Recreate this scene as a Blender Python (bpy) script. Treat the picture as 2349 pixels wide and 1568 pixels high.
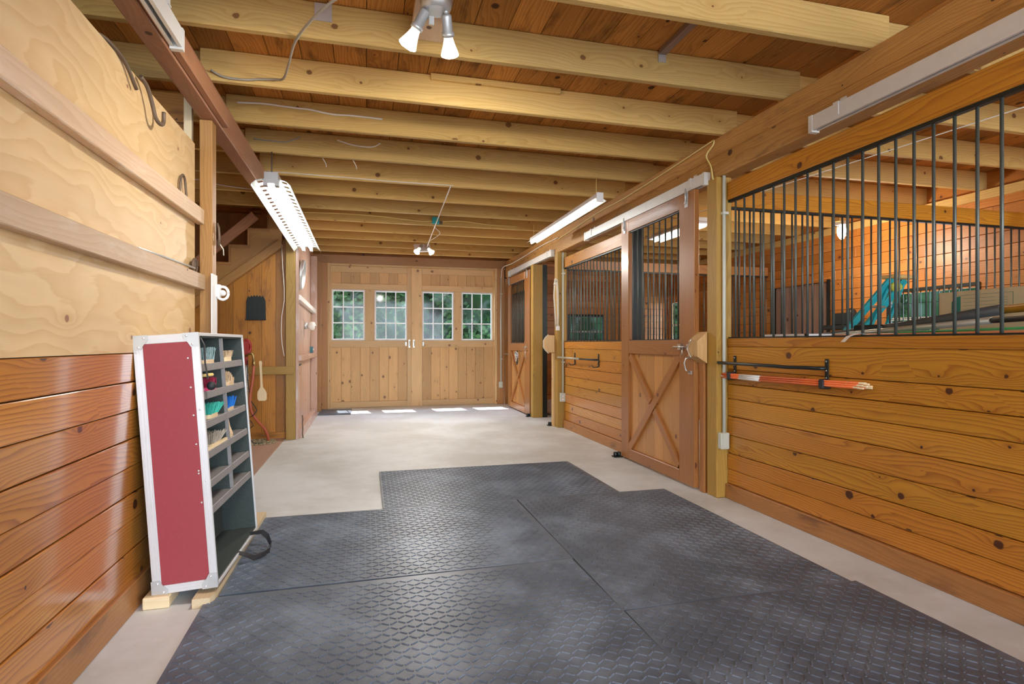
import bpy, math, random
from mathutils import Vector, Matrix
random.seed(7)
R = math.radians
for o in list(bpy.data.objects): bpy.data.objects.remove(o, do_unlink=True)
SC = bpy.context.scene
COL = SC.collection

# ------------------------------------------------------------------ camera
cam_d = bpy.data.cameras.new('camera'); cam = bpy.data.objects.new('camera', cam_d); COL.objects.link(cam)
cam.location = (0, 0, 1.22); cam.rotation_euler = (R(90), 0, R(-14.5))
cam_d.sensor_width = 36; cam_d.lens = 1290 / 2349 * 36; cam_d.shift_y = 2 / 2349
cam_d.clip_start = .05; cam_d.clip_end = 300
SC.camera = cam
# ------------------------------------------------------------------ world, sun, exposure
W = bpy.data.worlds.new('sky'); SC.world = W; W.use_nodes = True
wn = W.node_tree.nodes; wl = W.node_tree.links
bg = wn['Background']
tc = wn.new('ShaderNodeTexCoord'); sx = wn.new('ShaderNodeSeparateXYZ'); rp = wn.new('ShaderNodeValToRGB')
wl.new(tc.outputs['Generated'], sx.inputs[0]); wl.new(sx.outputs['Z'], rp.inputs[0]); wl.new(rp.outputs[0], bg.inputs[0])
rp.color_ramp.elements[0].position = 0.0; rp.color_ramp.elements[0].color = (.80, .90, 1, 1)
rp.color_ramp.elements[1].position = .9; rp.color_ramp.elements[1].color = (.42, .62, 1, 1)
bg.inputs[1].default_value = 3.5
sd = bpy.data.lights.new('sun', 'SUN'); sun = bpy.data.objects.new('sun', sd); COL.objects.link(sun)
sd.energy = 4.5; sd.angle = R(.6); sd.color = (1, .97, .93)
sun.rotation_euler = (R(-24), 0, R(8)); sun.location = (0, 20, 20)
SC.view_settings.view_transform = 'Standard'; SC.view_settings.look = 'None'
SC.view_settings.gamma = 1; SC.view_settings.use_curve_mapping = False
SC.view_settings.exposure = 1.85
try:
    SC.cycles.max_bounces = 8; SC.cycles.diffuse_bounces = 6; SC.cycles.glossy_bounces = 3; SC.cycles.transmission_bounces = 6
    SC.cycles.caustics_reflective = False; SC.cycles.caustics_refractive = False
    SC.cycles.sample_clamp_indirect = 6
except Exception: pass

# ------------------------------------------------------------------ node helper
class NG:
    def __init__(s, mat):
        s.t = mat.node_tree; s.n = s.t.nodes; s.l = s.t.links
    def val(s, x, sock):
        if isinstance(x, (int, float)): sock.default_value = x
        elif isinstance(x, (tuple, list)): sock.default_value = tuple(x) if len(x) == len(sock.default_value) else tuple(x) + (1,)
        else: s.l.new(x, sock)
    def m(s, op, a, b=0.0, c=0.0):
        n = s.n.new('ShaderNodeMath'); n.operation = op
        s.val(a, n.inputs[0]); s.val(b, n.inputs[1])
        if len(n.inputs) > 2: s.val(c, n.inputs[2])
        return n.outputs[0]
    def vec(s, x, y, z=0.0):
        n = s.n.new('ShaderNodeCombineXYZ'); s.val(x, n.inputs[0]); s.val(y, n.inputs[1]); s.val(z, n.inputs[2]); return n.outputs[0]
    def sep(s, v):
        n = s.n.new('ShaderNodeSeparateXYZ'); s.l.new(v, n.inputs[0]); return n.outputs
    def noise(s, v, scale=1, detail=2, rough=.5, dim='3D'):
        n = s.n.new('ShaderNodeTexNoise'); n.noise_dimensions = dim
        s.val(v, n.inputs['Vector']); n.inputs['Scale'].default_value = scale; n.inputs['Detail'].default_value = detail
        n.inputs['Roughness'].default_value = rough; return n.outputs[0]
    def ss(s, x, a, b):
        n = s.n.new('ShaderNodeMapRange'); n.interpolation_type = 'SMOOTHSTEP'
        s.val(x, n.inputs[0]); s.val(a, n.inputs[1]); s.val(b, n.inputs[2]); return n.outputs[0]
    def mix(s, f, a, b, mode='MIX'):
        n = s.n.new('ShaderNodeMix'); n.data_type = 'RGBA'; n.blend_type = mode
        s.val(f, n.inputs[0]); s.val(a, n.inputs[6]); s.val(b, n.inputs[7]); return n.outputs[2]
    def bump(s, h, strength=.3, dist=.002):
        n = s.n.new('ShaderNodeBump'); n.inputs['Strength'].default_value = strength; n.inputs['Distance'].default_value = dist
        s.l.new(h, n.inputs['Height']); return n.outputs[0]

def new_mat(name):
    m = bpy.data.materials.new(name); m.use_nodes = True
    return m, NG(m), m.node_tree.nodes['Principled BSDF']

def plain(name, col, rough=.5, metal=0.0, emit=None, es=0, var=.12, nscale=18, spec=.5):
    m, g, b = new_mat(name)
    tc = g.n.new('ShaderNodeTexCoord').outputs['Object']
    n = g.noise(tc, nscale, 4)
    f = g.m('MULTIPLY_ADD', n, 2 * var, 1 - var)
    c = g.mix(1.0, (*col, 1), g.vec(f, f, f), 'MULTIPLY')
    g.l.new(c, b.inputs['Base Color'])
    b.inputs['Roughness'].default_value = rough; b.inputs['Metallic'].default_value = metal
    b.inputs['Specular IOR Level'].default_value = spec
    if emit:
        b.inputs['Emission Color'].default_value = (*emit, 1); b.inputs['Emission Strength'].default_value = es
    return m

def wood(name, light, dark, knot=(.06, .022, .01), rough=.45, freq=46, warp=2.6, nx=.8, ny=6., knots=.6, contrast=.75,
         tint=.16, alt=None, spec=.5, coat=0.0, stain=None, stain_amt=0., kscale=1.0, bump=.25, powr=1.6):
    m, g, b = new_mat(name)
    uvn = g.n.new('ShaderNodeUVMap'); uvn.uv_map = 'UVMap'; u, v, _ = g.sep(uvn.outputs[0])
    rn = g.n.new('ShaderNodeUVMap'); rn.uv_map = 'rnd'; r1, r2, _ = g.sep(rn.outputs[0])
    # knots
    fx, fy = 2.1 / kscale, 5.2 / kscale
    vo = g.n.new('ShaderNodeTexVoronoi'); vo.voronoi_dimensions = '2D'; vo.inputs['Scale'].default_value = 1
    vo.inputs['Randomness'].default_value = .95
    g.l.new(g.vec(g.m('MULTIPLY', u, fx), g.m('MULTIPLY', v, fy)), vo.inputs['Vector'])
    px, py, _ = g.sep(vo.outputs['Position']); cr, cg, cb = g.sep(vo.outputs['Color'])
    du = g.m('SUBTRACT', u, g.m('DIVIDE', px, fx)); dv = g.m('SUBTRACT', v, g.m('DIVIDE', py, fy))
    act = g.m('LESS_THAN', cg, knots)
    wob = g.m('MULTIPLY_ADD', g.noise(g.vec(g.m('MULTIPLY', u, 60), g.m('MULTIPLY', v, 60)), 1, 2), .012, -.006)
    d = g.m('ADD', g.m('SQRT', g.m('ADD', g.m('MULTIPLY', du, du), g.m('MULTIPLY', g.m('MULTIPLY', dv, dv), 1.25))), wob)
    de = g.m('SQRT', g.m('ADD', g.m('MULTIPLY', g.m('MULTIPLY', du, du), .16), g.m('MULTIPLY', dv, dv)))
    rk = g.m('MULTIPLY_ADD', g.m('MULTIPLY', cr, cr), .024, .006)
    km = g.m('MULTIPLY', act, g.m('SUBTRACT', 1.0, g.ss(d, g.m('MULTIPLY', rk, .8), g.m('MULTIPLY', rk, 1.1))))
    kd = g.m('DIVIDE', de, .03)
    E = g.m('MULTIPLY', act, g.m('DIVIDE', 1.0, g.m('MULTIPLY_ADD', kd, kd, 1.0)))
    n1 = g.noise(g.vec(g.m('MULTIPLY', u, nx), g.m('MULTIPLY', v, ny)), 1, 2, .45)
    n2 = g.noise(g.vec(g.m('MULTIPLY', u, 5), g.m('MULTIPLY', v, 40)), 1, 2, .5)
    h = g.m('ADD', g.m('MULTIPLY', v, freq), g.m('MULTIPLY', n1, warp * 4))
    h = g.m('ADD', h, g.m('MULTIPLY', E, 2.4)); h = g.m('ADD', h, g.m('MULTIPLY', n2, .5))
    w = g.m('FRACT', h)
    w = g.m('SUBTRACT', g.m('POWER', w, powr), g.ss(w, .86, 1.0))       # slow rise, sharp latewood edge
    w = g.m('MAXIMUM', w, 0.0)
    fib = g.noise(g.vec(g.m('MULTIPLY', u, 9), g.m('MULTIPLY', v, 420)), 1, 3, .6)
    big = g.noise(g.vec(g.m('MULTIPLY', u, 1.3), g.m('MULTIPLY', v, 9)), 1, 3, .55)
    L = (*light, 1)
    if alt: L = g.mix(g.ss(r2, .2, .9), (*light, 1), (*alt, 1))
    k = g.m('MULTIPLY', w, contrast)
    k = g.m('ADD', k, g.m('MULTIPLY', g.m('SUBTRACT', fib, .5), .35))
    c = g.mix(g.m('MINIMUM', g.m('MAXIMUM', k, 0.0), 1.0), L, (*dark, 1))
    if stain:
        sm = g.m('MULTIPLY', g.ss(g.noise(g.vec(g.m('MULTIPLY', u, 2.2), g.m('MULTIPLY', v, 7)), 1, 4, .6), .52, .72), stain_amt)
        c = g.mix(sm, c, (*stain, 1))
    ti = g.m('MULTIPLY_ADD', r1, 2 * tint, 1 - tint)
    ti = g.m('MULTIPLY', ti, g.m('MULTIPLY_ADD', big, .3, .85))
    c = g.mix(1.0, c, g.vec(ti, ti, ti), 'MULTIPLY')
    c = g.mix(g.m('MULTIPLY', g.m('MULTIPLY', E, E), .35), c, (*dark, 1))
    kin = g.m('MULTIPLY_ADD', g.m('FRACT', g.m('MULTIPLY', d, 260)), .5, .75)
    kc = g.mix(1.0, (*knot, 1), g.vec(kin, kin, kin), 'MULTIPLY')
    c = g.mix(g.m('MULTIPLY', km, .92), c, kc)
    g.l.new(c, b.inputs['Base Color'])
    g.val(g.m('MULTIPLY_ADD', fib, .12, rough - .06), b.inputs['Roughness'])
    b.inputs['Specular IOR Level'].default_value = spec
    if coat:
        b.inputs['Coat Weight'].default_value = coat; b.inputs['Coat Roughness'].default_value = .14
    hh = g.m('ADD', g.m('MULTIPLY', fib, .6), g.m('MULTIPLY', w, .4))
    g.l.new(g.bump(hh, bump, .0015), b.inputs['Normal'])
    return m

M = {}
M['joist'] = wood('rough_pine', (.63, .405, .125), (.42, .235, .05), rough=.7, knots=.42, contrast=.55, knot=(.17, .075, .025), spec=.25, alt=(.62, .42, .15))
M['deck'] = wood('loft_boards', (.55, .245, .055), (.27, .10, .022), rough=.75, knots=.5, contrast=.7, stain=(.06, .025, .01), stain_amt=.6, spec=.2, tint=.25)
M['stain'] = wood('stained_pine', (.60, .285, .028), (.27, .07, .01), freq=60, kscale=.8, rough=.3, knots=.8, contrast=.95, coat=.3, alt=(.60, .245, .03), knot=(.06, .018, .012), powr=2.6, tint=.1)
M['stainL'] = wood('stained_pine_red', (.53, .205, .032), (.22, .045, .008), freq=60, rough=.3, knots=.7, contrast=.95, coat=.9, powr=2.4, tint=.1, alt=(.56, .235, .04), knot=(.05, .014, .01))
M['stall'] = wood('stall_lining_pine', (.50, .19, .032), (.27, .08, .015), powr=2.4, rough=.4, knots=.7, contrast=.6, alt=(.58, .25, .06), knot=(.10, .035, .02))
M['rail'] = wood('oiled_rail_pine', (.60, .255, .022), (.30, .08, .01), powr=2.4, rough=.33, knots=.5, contrast=.9, coat=.15, knot=(.06, .02, .01))
M['door'] = wood('stained_door_frame', (.42, .175, .048), (.27, .09, .022), rough=.34, knots=.35, contrast=.5, coat=.12, knot=(.12, .03, .015))
M['doorpanel'] = wood('door_panel_pine', (.58, .285, .085), (.43, .175, .04), rough=.35, knots=.45, contrast=.4, coat=.15, knot=(.20, .07, .03))
M['beamR'] = wood('old_fir_beam', (.58, .31, .085), (.30, .135, .035), rough=.55, knots=.4, contrast=.7, stain=(.12, .05, .03), stain_amt=.5)
M['beamL'] = wood('reddish_fir_beam', (.42, .195, .095), (.26, .10, .05), rough=.55, knots=.35, contrast=.45, stain=(.20, .09, .05), stain_amt=.4)
M['post'] = wood('yellowed_post', (.47, .28, .055), (.27, .135, .02), rough=.5, knots=.4, contrast=.6, knot=(.10, .05, .02))
M['postdark'] = wood('brown_post', (.42, .215, .06), (.26, .11, .03), rough=.5, knots=.3, contrast=.6)
M['redpost'] = wood('red_stained_post', (.42, .20, .062), (.26, .11, .03), rough=.45, knots=.4, contrast=.5)
M['backdoor'] = wood('back_door_pine', (.68, .42, .17), (.48, .26, .08), rough=.5, knots=.75, contrast=.5, knot=(.20, .09, .04), kscale=.8)
M['backframe'] = wood('back_door_frame_pine', (.74, .50, .235), (.54, .32, .12), rough=.5, knots=.5, contrast=.45, knot=(.22, .10, .04), kscale=.8)
M['ply'] = wood('plywood_sheet', (.74, .53, .275), (.60, .37, .14), rough=.5, freq=9, warp=2.4, nx=1.5, ny=3.0, knots=.4, contrast=.65, tint=.04, kscale=1.4, bump=.08, knot=(.28, .12, .06), powr=1.3)
M['batten'] = wood('worn_batten', (.66, .47, .30), (.50, .31, .17), rough=.55, knots=.3, contrast=.5, stain=(.78, .68, .55), stain_amt=.7)
M['newpine'] = wood('new_pine_board', (.82, .66, .40), (.70, .49, .25), rough=.5, knots=.3, contrast=.5)
M['alcove'] = wood('varnished_upright_boards', (.48, .205, .03), (.25, .08, .012), rough=.36, knots=.4, contrast=.6, coat=.15, stain=(.14, .05, .015), stain_amt=.65, tint=.22, kscale=1.5)
M['kick'] = wood('scuffed_kickboard', (.44, .20, .06), (.27, .10, .03), rough=.42, knots=.35, contrast=.5, coat=.1, stain=(.10, .04, .02), stain_amt=.6)
M['redply'] = wood('red_brown_platform', (.46, .30, .22), (.38, .23, .16), rough=.5, knots=.1, contrast=.3)
M['pink'] = wood('whitewashed_boards', (.56, .36, .27), (.42, .23, .15), rough=.35, knots=.3, contrast=.35, stain=(.74, .66, .62), stain_amt=.85, coat=.2)
M['barnboard'] = wood('weathered_boards', (.27, .17, .12), (.14, .08, .06), rough=.6, knots=.4, contrast=.6, stain=(.36, .27, .22), stain_amt=.5)
M['bare'] = wood('bare_wood', (.72, .54, .33), (.60, .40, .20), rough=.5, knots=.05, contrast=.4)

M['black'] = plain('black_steel', (.028, .034, .032), .38, .5)
M['bar'] = plain('grille_bar_steel', (.105, .12, .105), .42, .4)
M['galv'] = plain('galvanised_steel', (.62, .64, .63), .42, .6)
M['track'] = plain('white_door_track', (.74, .74, .70), .5, .2, var=.07)
M['conduit'] = plain('painted_conduit', (.62, .64, .55), .5, .0, var=.06)
M['ebox'] = plain('outlet_box', (.60, .62, .52), .55, .0, var=.08)
M['chrome'] = plain('worn_chrome', (.60, .58, .53), .3, .9)
M['brass'] = plain('brass', (.55, .42, .18), .35, .9)
M['alu'] = plain('aluminium_edging', (.78, .78, .77), .35, .35, var=.05)
M['redlam'] = plain('crimson_laminate', (.36, .05, .06), .5, 0, var=.10, nscale=60)
M['caseint'] = plain('speckled_grey_lining', (.045, .058, .052), .8, 0, var=.45, nscale=150)
M['caselip'] = plain('grey_shelf_lip', (.25, .235, .225), .6, 0, var=.2, nscale=40)
M['white'] = plain('white_paint', (.84, .83, .80), .5, 0, var=.05)
M['refl'] = plain('cream_reflector', (.58, .57, .50), .5, 0, var=.05)
M['porc'] = plain('porcelain', (.82, .80, .74), .25, 0, var=.04)
M['rope'] = plain('cotton_rope', (.75, .68, .55), .9, 0, var=.2, nscale=90)
M['wirew'] = plain('white_cable', (.80, .74, .62), .5, 0, var=.05)
M['wirey'] = plain('yellow_cable', (.78, .62, .22), .45, 0, var=.06)
M['wireg'] = plain('grey_cable', (.36, .33, .26), .5, 0)
M['rubberblk'] = plain('black_webbing', (.02, .02, .022), .6)
M['rust'] = plain('old_iron', (.17, .12, .08), .6, .5)
M['hose'] = plain('red_rubber_hose', (.48, .12, .06), .45)
M['redpaint'] = plain('red_enamel', (.38, .035, .03), .4)
M['slate'] = plain('dark_slate', (.008, .013, .012), .5, 0, var=.4, nscale=30)
M['orange'] = plain('orange_paint', (.85, .19, .05), .45)
M['teal'] = plain('teal_fibreglass', (.02, .42, .48), .4)
M['cardboard'] = plain('buff_cardboard', (.66, .54, .31), .8, 0, var=.05)
M['greenink'] = plain('green_ink', (.03, .22, .16), .7)
M['darkpipe'] = plain('dark_grey_tube', (.06, .06, .055), .5)
M['alupipe'] = plain('dull_aluminium', (.50, .50, .42), .4, .6)
M['yellow'] = plain('yellow_paint', (.85, .52, .03), .4)
M['lime'] = plain('lime_cloth', (.60, .65, .08), .7)
M['green'] = plain('green_rod', (.08, .62, .22), .4)
M['salmon'] = plain('salmon_rod', (.85, .33, .14), .4)
M['blue'] = plain('blue_tarp', (.01, .10, .35), .5)
M['paper'] = plain('paper_tag', (.85, .83, .77), .8)
M['bristle_grey'] = plain('grey_blue_bristle', (.28, .40, .40), .8, var=.3, nscale=200)
M['bristle_tan'] = plain('tan_bristle', (.55, .40, .24), .8, var=.3, nscale=200)
M['bristle_crimson'] = plain('crimson_bristle', (.30, .012, .05), .7, var=.3, nscale=200)
M['bristle_teal'] = plain('turquoise_bristle', (.06, .52, .40), .7, var=.3, nscale=200)
M['bristle_blue'] = plain('blue_bristle', (.01, .16, .55), .6, var=.3, nscale=200)
M['bristle_pale'] = plain('pale_fibre', (.48, .42, .33), .8, var=.4, nscale=200)
M['pinkp'] = plain('pink_plastic', (.62, .05, .16), .35)
M['cream'] = plain('yellow_foam', (.80, .55, .20), .8)
M['tube'] = plain('fluorescent_tube', (.9, .9, .9), .4, emit=(.94, .98, 1), es=3.8)
M['bulb'] = plain('lamp_glass_lit', (.9, .9, .9), .4, emit=(1, .96, .90), es=16)
M['bulbglass'] = plain('lamp_glass_side', (.85, .84, .80), .3, emit=(1, .92, .82), es=.25)
M['jelly'] = plain('lit_jar_lamp', (.9, .9, .9), .4, emit=(1, .90, .78), es=7)
M['dark'] = plain('dark_void_board', (.03, .02, .015), .9)
M['trunk'] = plain('bark', (.12, .09, .06), .9, var=.4, nscale=12)

def leaf_mat():
    m, g, b = new_mat('tree_leaves')
    oi = g.n.new('ShaderNodeUVMap'); oi.uv_map = 'rnd'; r1, r2, _ = g.sep(oi.outputs[0])
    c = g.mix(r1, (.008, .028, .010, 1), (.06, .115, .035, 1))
    g.l.new(c, b.inputs['Base Color']); b.inputs['Roughness'].default_value = .8; b.inputs['Specular IOR Level'].default_value = .04
    tr = g.n.new('ShaderNodeBsdfTranslucent'); g.l.new(c, tr.inputs[0])
    ms = g.n.new('ShaderNodeMixShader'); ms.inputs[0].default_value = .25
    g.l.new(b.outputs[0], ms.inputs[1]); g.l.new(tr.outputs[0], ms.inputs[2])
    g.l.new(ms.outputs[0], g.n['Material Output'].inputs[0]); return m
M['leaf'] = leaf_mat()

def glass_mat():
    m, g, b = new_mat('dusty_glass')
    tr = g.n.new('ShaderNodeBsdfTransparent'); tr.inputs[0].default_value = (.96, .98, 1, 1)
    df = g.n.new('ShaderNodeBsdfTranslucent'); df.inputs[0].default_value = (.80, .88, .95, 1)
    gl = g.n.new('ShaderNodeBsdfGlossy'); gl.inputs['Roughness'].default_value = .05
    tc = g.n.new('ShaderNodeTexCoord').outputs['Object']
    dust = g.m('MULTIPLY', g.ss(g.noise(tc, 3.5, 4), .45, .8), .02)
    m1 = g.n.new('ShaderNodeMixShader'); g.val(dust, m1.inputs[0]); g.l.new(tr.outputs[0], m1.inputs[1]); g.l.new(df.outputs[0], m1.inputs[2])
    m2 = g.n.new('ShaderNodeMixShader'); m2.inputs[0].default_value = .014; g.l.new(m1.outputs[0], m2.inputs[1]); g.l.new(gl.outputs[0], m2.inputs[2])
    g.l.new(m2.outputs[0], g.n['Material Output'].inputs[0]); return m
M['glass'] = glass_mat()

def concrete_mat():
    m, g, b = new_mat('concrete')
    tc = g.n.new('ShaderNodeTexCoord').outputs['Object']
    a = g.noise(tc, .9, 5, .6); f = g.noise(tc, 9, 6, .65); p = g.noise(tc, 70, 3, .6)
    c = g.mix(g.ss(a, .38, .64), (.54, .55, .515, 1), (.70, .735, .73, 1))
    c = g.mix(g.m('MULTIPLY', g.ss(f, .5, .75), .35), c, (.82, .82, .81, 1))
    c = g.mix(g.m('MULTIPLY', g.ss(p, .62, .8), .3), c, (.42, .39, .33, 1))
    x, y, z = g.sep(tc)
    j = g.m('MINIMUM', g.m('ABSOLUTE', g.m('SUBTRACT', y, 6.6)), g.m('ABSOLUTE', g.m('SUBTRACT', x, 1.15)))
    jl = g.m('MULTIPLY', g.m('SUBTRACT', 1.0, g.ss(j, .002, .012)), .3)
    c = g.mix(jl, c, (.42, .38, .31, 1))
    g.l.new(c, b.inputs['Base Color']); g.val(g.m('MULTIPLY_ADD', f, .3, .38), b.inputs['Roughness'])
    g.l.new(g.bump(g.m('ADD', f, g.m('MULTIPLY', p, .4)), .25, .004), b.inputs['Normal']); return m
M['concrete'] = concrete_mat()

def mat_mat():
    m, g, b = new_mat('stall_mat_rubber')
    tc = g.n.new('ShaderNodeTexCoord').outputs['Object']
    a = g.noise(tc, 2.3, 5, .65); p = g.noise(tc, 160, 2, .6)
    c = g.mix(g.ss(a, .40, .70), (.078, .100, .130, 1), (.165, .208, .262, 1))
    c = g.mix(g.m('MULTIPLY', g.ss(p, .6, .75), .5), c, (.30, .31, .33, 1))
    g.l.new(c, b.inputs['Base Color']); b.inputs['Roughness'].default_value = .42
    g.l.new(g.bump(p, .2, .001), b.inputs['Normal']); return m
M['mat'] = mat_mat()

def shaving_mat():
    m, g, b = new_mat('shavings')
    tc = g.n.new('ShaderNodeTexCoord').outputs['Object']
    a = g.noise(tc, 45, 3, .6)
    g.l.new(g.mix(g.ss(a, .35, .65), (.42, .26, .13, 1), (.82, .66, .44, 1)), b.inputs['Base Color'])
    b.inputs['Roughness'].default_value = .9
    g.l.new(g.bump(a, .8, .02), b.inputs['Normal']); return m
M['shavings'] = shaving_mat()
def ground_mat():
    m, g, b = new_mat('pale_gravel_ground')
    tc = g.n.new('ShaderNodeTexCoord').outputs['Object']; a = g.noise(tc, 3, 6, .7); _, y, _ = g.sep(tc)
    c = g.mix(a, (.42, .40, .36, 1), (.60, .57, .51, 1))
    c = g.mix(g.ss(y, 13.5, 15), c, g.mix(a, (.10, .18, .05, 1), (.22, .32, .10, 1)))
    g.l.new(c, b.inputs['Base Color']); b.inputs['Roughness'].default_value = .9; return m
M['ground'] = ground_mat()

def curve(pts, k=5):
    P = [Vector(p) for p in pts]; P = [P[0] * 2 - P[1]] + P + [P[-1] * 2 - P[-2]]; out = []
    for i in range(1, len(P) - 2):
        for j in range(k):
            t = j / k; a, b, c, d = P[i - 1:i + 3]
            out.append(.5 * (2 * b + (c - a) * t + (2 * a - 5 * b + 4 * c - d) * t * t + (3 * b - a - 3 * c + d) * t ** 3))
    return out + [P[-2]]
# ------------------------------------------------------------------ mesh builder
def V(*a): return Vector(a)
def wloc(o):
    p = Vector((0, 0, 0))
    while o is not None: p += o.location; o = o.parent
    return p
class MB:
    def __init__(s): s.v = []; s.f = []; s.uv = []; s.rn = []; s.sm = []
    def poly(s, pts, uvs, rn, smooth=False):
        i = len(s.v); s.v += [tuple(p) for p in pts]; s.f.append(tuple(range(i, i + len(pts))))
        s.uv += uvs; s.rn += [rn] * len(pts); s.sm.append(smooth)
    def obox(s, c, A, B, C):
        """box at centre c, half vectors A (grain), B, C"""
        c = Vector(c); A = Vector(A); B = Vector(B); C = Vector(C)
        if A.cross(B).dot(C) < 0: B, C = C, B
        rn = (random.random(), random.random()); ou, ov = random.random() * 40, random.random() * 40
        a, b, d = A.length, B.length, C.length
        i = len(s.v)
        for sa in (-1, 1):
            for sb in (-1, 1):
                for sc in (-1, 1): s.v.append(tuple(c + A * sa + B * sb + C * sc))
        q = [((0, 1, 3, 2), 'a'), ((4, 6, 7, 5), 'a'), ((0, 4, 5, 1), 'b'), ((2, 3, 7, 6), 'b'), ((0, 2, 6, 4), 'c'), ((1, 5, 7, 3), 'c')]
        for idx, ax in q:
            s.f.append(tuple(i + k for k in idx)); s.sm.append(False)
            for k in idx:
                sa = a if k & 4 else -a; sb = b if k & 2 else -b; sc = d if k & 1 else -d
                if ax == 'a': uv = (ou + sb * .3, ov + sc)
                elif ax == 'b': uv = (ou + sa, ov + sc + (b if idx[0] else -b) + 1.3)
                else: uv = (ou + sa, ov + sb)
                s.uv.append(uv); s.rn.append(rn)
    def box(s, x0, x1, y0, y1, z0, z1, ax=None):
        x0, x1 = sorted((x0, x1)); y0, y1 = sorted((y0, y1)); z0, z1 = sorted((z0, z1))
        c = ((x0 + x1) / 2, (y0 + y1) / 2, (z0 + z1) / 2); h = [(x1 - x0) / 2, (y1 - y0) / 2, (z1 - z0) / 2]
        if ax is None: ax = h.index(max(h))
        e = [Vector((h[0], 0, 0)), Vector((0, h[1], 0)), Vector((0, 0, h[2]))]
        o = [(0, 1, 2), (1, 2, 0), (2, 0, 1)][ax]
        s.obox(c, e[o[0]], e[o[1]], e[o[2]]); return s
    def beam(s, p0, p1, w, h, up=(0, 0, 1)):
        p0 = Vector(p0); p1 = Vector(p1); A = (p1 - p0) / 2; d = A.normalized(); S = d.cross(Vector(up)).normalized(); U = S.cross(d)
        s.obox((p0 + p1) / 2, A, S * w / 2, U * h / 2); return s
    def prism(s, pts, ext, grain=None):
        """closed outline pts (3d, planar) extruded by ext"""
        pts = [Vector(p) for p in pts]; ext = Vector(ext); n = len(pts)
        nrm = Vector((0, 0, 0))
        for i in range(n): nrm += (pts[i] - pts[0]).cross(pts[(i + 1) % n] - pts[0])
        if nrm.dot(ext) > 0: pts = pts[::-1]
        g = Vector(grain).normalized() if grain else (pts[1] - pts[0]).normalized()
        t = ext.normalized().cross(g).normalized()
        rn = (random.random(), random.random()); ou, ov = random.random() * 40, random.random() * 40
        f = lambda p: (ou + p.dot(g), ov + p.dot(t))
        s.poly(pts, [f(p) for p in pts], rn); top = [p + ext for p in pts]
        s.poly(top[::-1], [f(p) for p in top[::-1]], rn)
        for i in range(n):
            a, b = pts[i], pts[(i + 1) % n]
            q = [b, a, a + ext, b + ext]; s.poly(q, [(ou + p.dot(g), ov + p.dot(ext.normalized()) + p.dot(t)) for p in q], rn)
        return s
    def tube(s, pts, r, n=8, cap=True, smooth=True):
        pts = [Vector(p) for p in pts]; m = len(pts); rr = r if isinstance(r, (list, tuple)) else [r] * m
        rn = (random.random(), random.random()); rings = []; L = 0; ref = None; Ls = []
        for i, p in enumerate(pts):
            if i: L += (p - pts[i - 1]).length
            Ls.append(L)
            d = (pts[min(i + 1, m - 1)] - pts[max(i - 1, 0)]).normalized()
            if ref is None: ref = Vector((0, 0, 1)) if abs(d.z) < .9 else Vector((1, 0, 0))
            x = (ref - d * ref.dot(d)).normalized(); y = d.cross(x); ref = x
            rings.append([p + x * rr[i] * math.cos(2 * math.pi * k / n) + y * rr[i] * math.sin(2 * math.pi * k / n) for k in range(n)])
        b = len(s.v)
        for rg in rings: s.v += [tuple(q) for q in rg]
        for i in range(m - 1):
            for k in range(n):
                k2 = (k + 1) % n; s.f.append((b + i * n + k, b + i * n + k2, b + (i + 1) * n + k2, b + (i + 1) * n + k)); s.sm.append(smooth)
                s.uv += [(Ls[i], k / n * .1), (Ls[i], (k + 1) / n * .1), (Ls[i + 1], (k + 1) / n * .1), (Ls[i + 1], k / n * .1)]; s.rn += [rn] * 4
        if cap:
            s.f.append(tuple(b + k for k in reversed(range(n)))); s.uv += [(0, 0)] * n; s.rn += [rn] * n; s.sm.append(False)
            s.f.append(tuple(b + (m - 1) * n + k for k in range(n))); s.uv += [(0, 0)] * n; s.rn += [rn] * n; s.sm.append(False)
        return s
    def lathe(s, prof, o, axis=(0, 0, 1), n=20):
        o = Vector(o); a = Vector(axis).normalized(); e = Vector((1, 0, 0)) if abs(a.x) < .8 else Vector((0, 1, 0))
        x = (e - a * e.dot(a)).normalized(); y = a.cross(x); rn = (random.random(), random.random()); b = len(s.v); m = len(prof)
        for r, z in prof:
            for k in range(n):
                q = 2 * math.pi * k / n; s.v.append(tuple(o + a * z + (x * math.cos(q) + y * math.sin(q)) * max(r, 1e-4)))
        for i in range(m - 1):
            for k in range(n):
                k2 = (k + 1) % n; s.f.append((b + i * n + k, b + i * n + k2, b + (i + 1) * n + k2, b + (i + 1) * n + k)); s.sm.append(abs(prof[i][1] - prof[i + 1][1]) > 1e-6)
                s.uv += [(0, 0)] * 4; s.rn += [rn] * 4
        for ring, idx in ((0, list(reversed(range(n)))), (m - 1, list(range(n)))):
            s.f.append(tuple(b + ring * n + k for k in idx)); s.uv += [(0, 0)] * n; s.rn += [rn] * n; s.sm.append(False)
        return s
    def ball(s, c, r, n=12, sc=(1, 1, 1)):
        c = Vector(c); rn = (random.random(), random.random()); m = n // 2; b = len(s.v)
        for i in range(m + 1):
            t = math.pi * i / m
            for k in range(n):
                q = 2 * math.pi * k / n; s.v.append((c.x + r * sc[0] * math.sin(t) * math.cos(q), c.y + r * sc[1] * math.sin(t) * math.sin(q), c.z + r * sc[2] * math.cos(t)))
        for i in range(m):
            for k in range(n):
                k2 = (k + 1) % n; s.f.append((b + i * n + k, b + (i + 1) * n + k, b + (i + 1) * n + k2, b + i * n + k2)); s.sm.append(True)
                s.uv += [(0, 0)] * 4; s.rn += [rn] * 4
        return s
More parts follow.
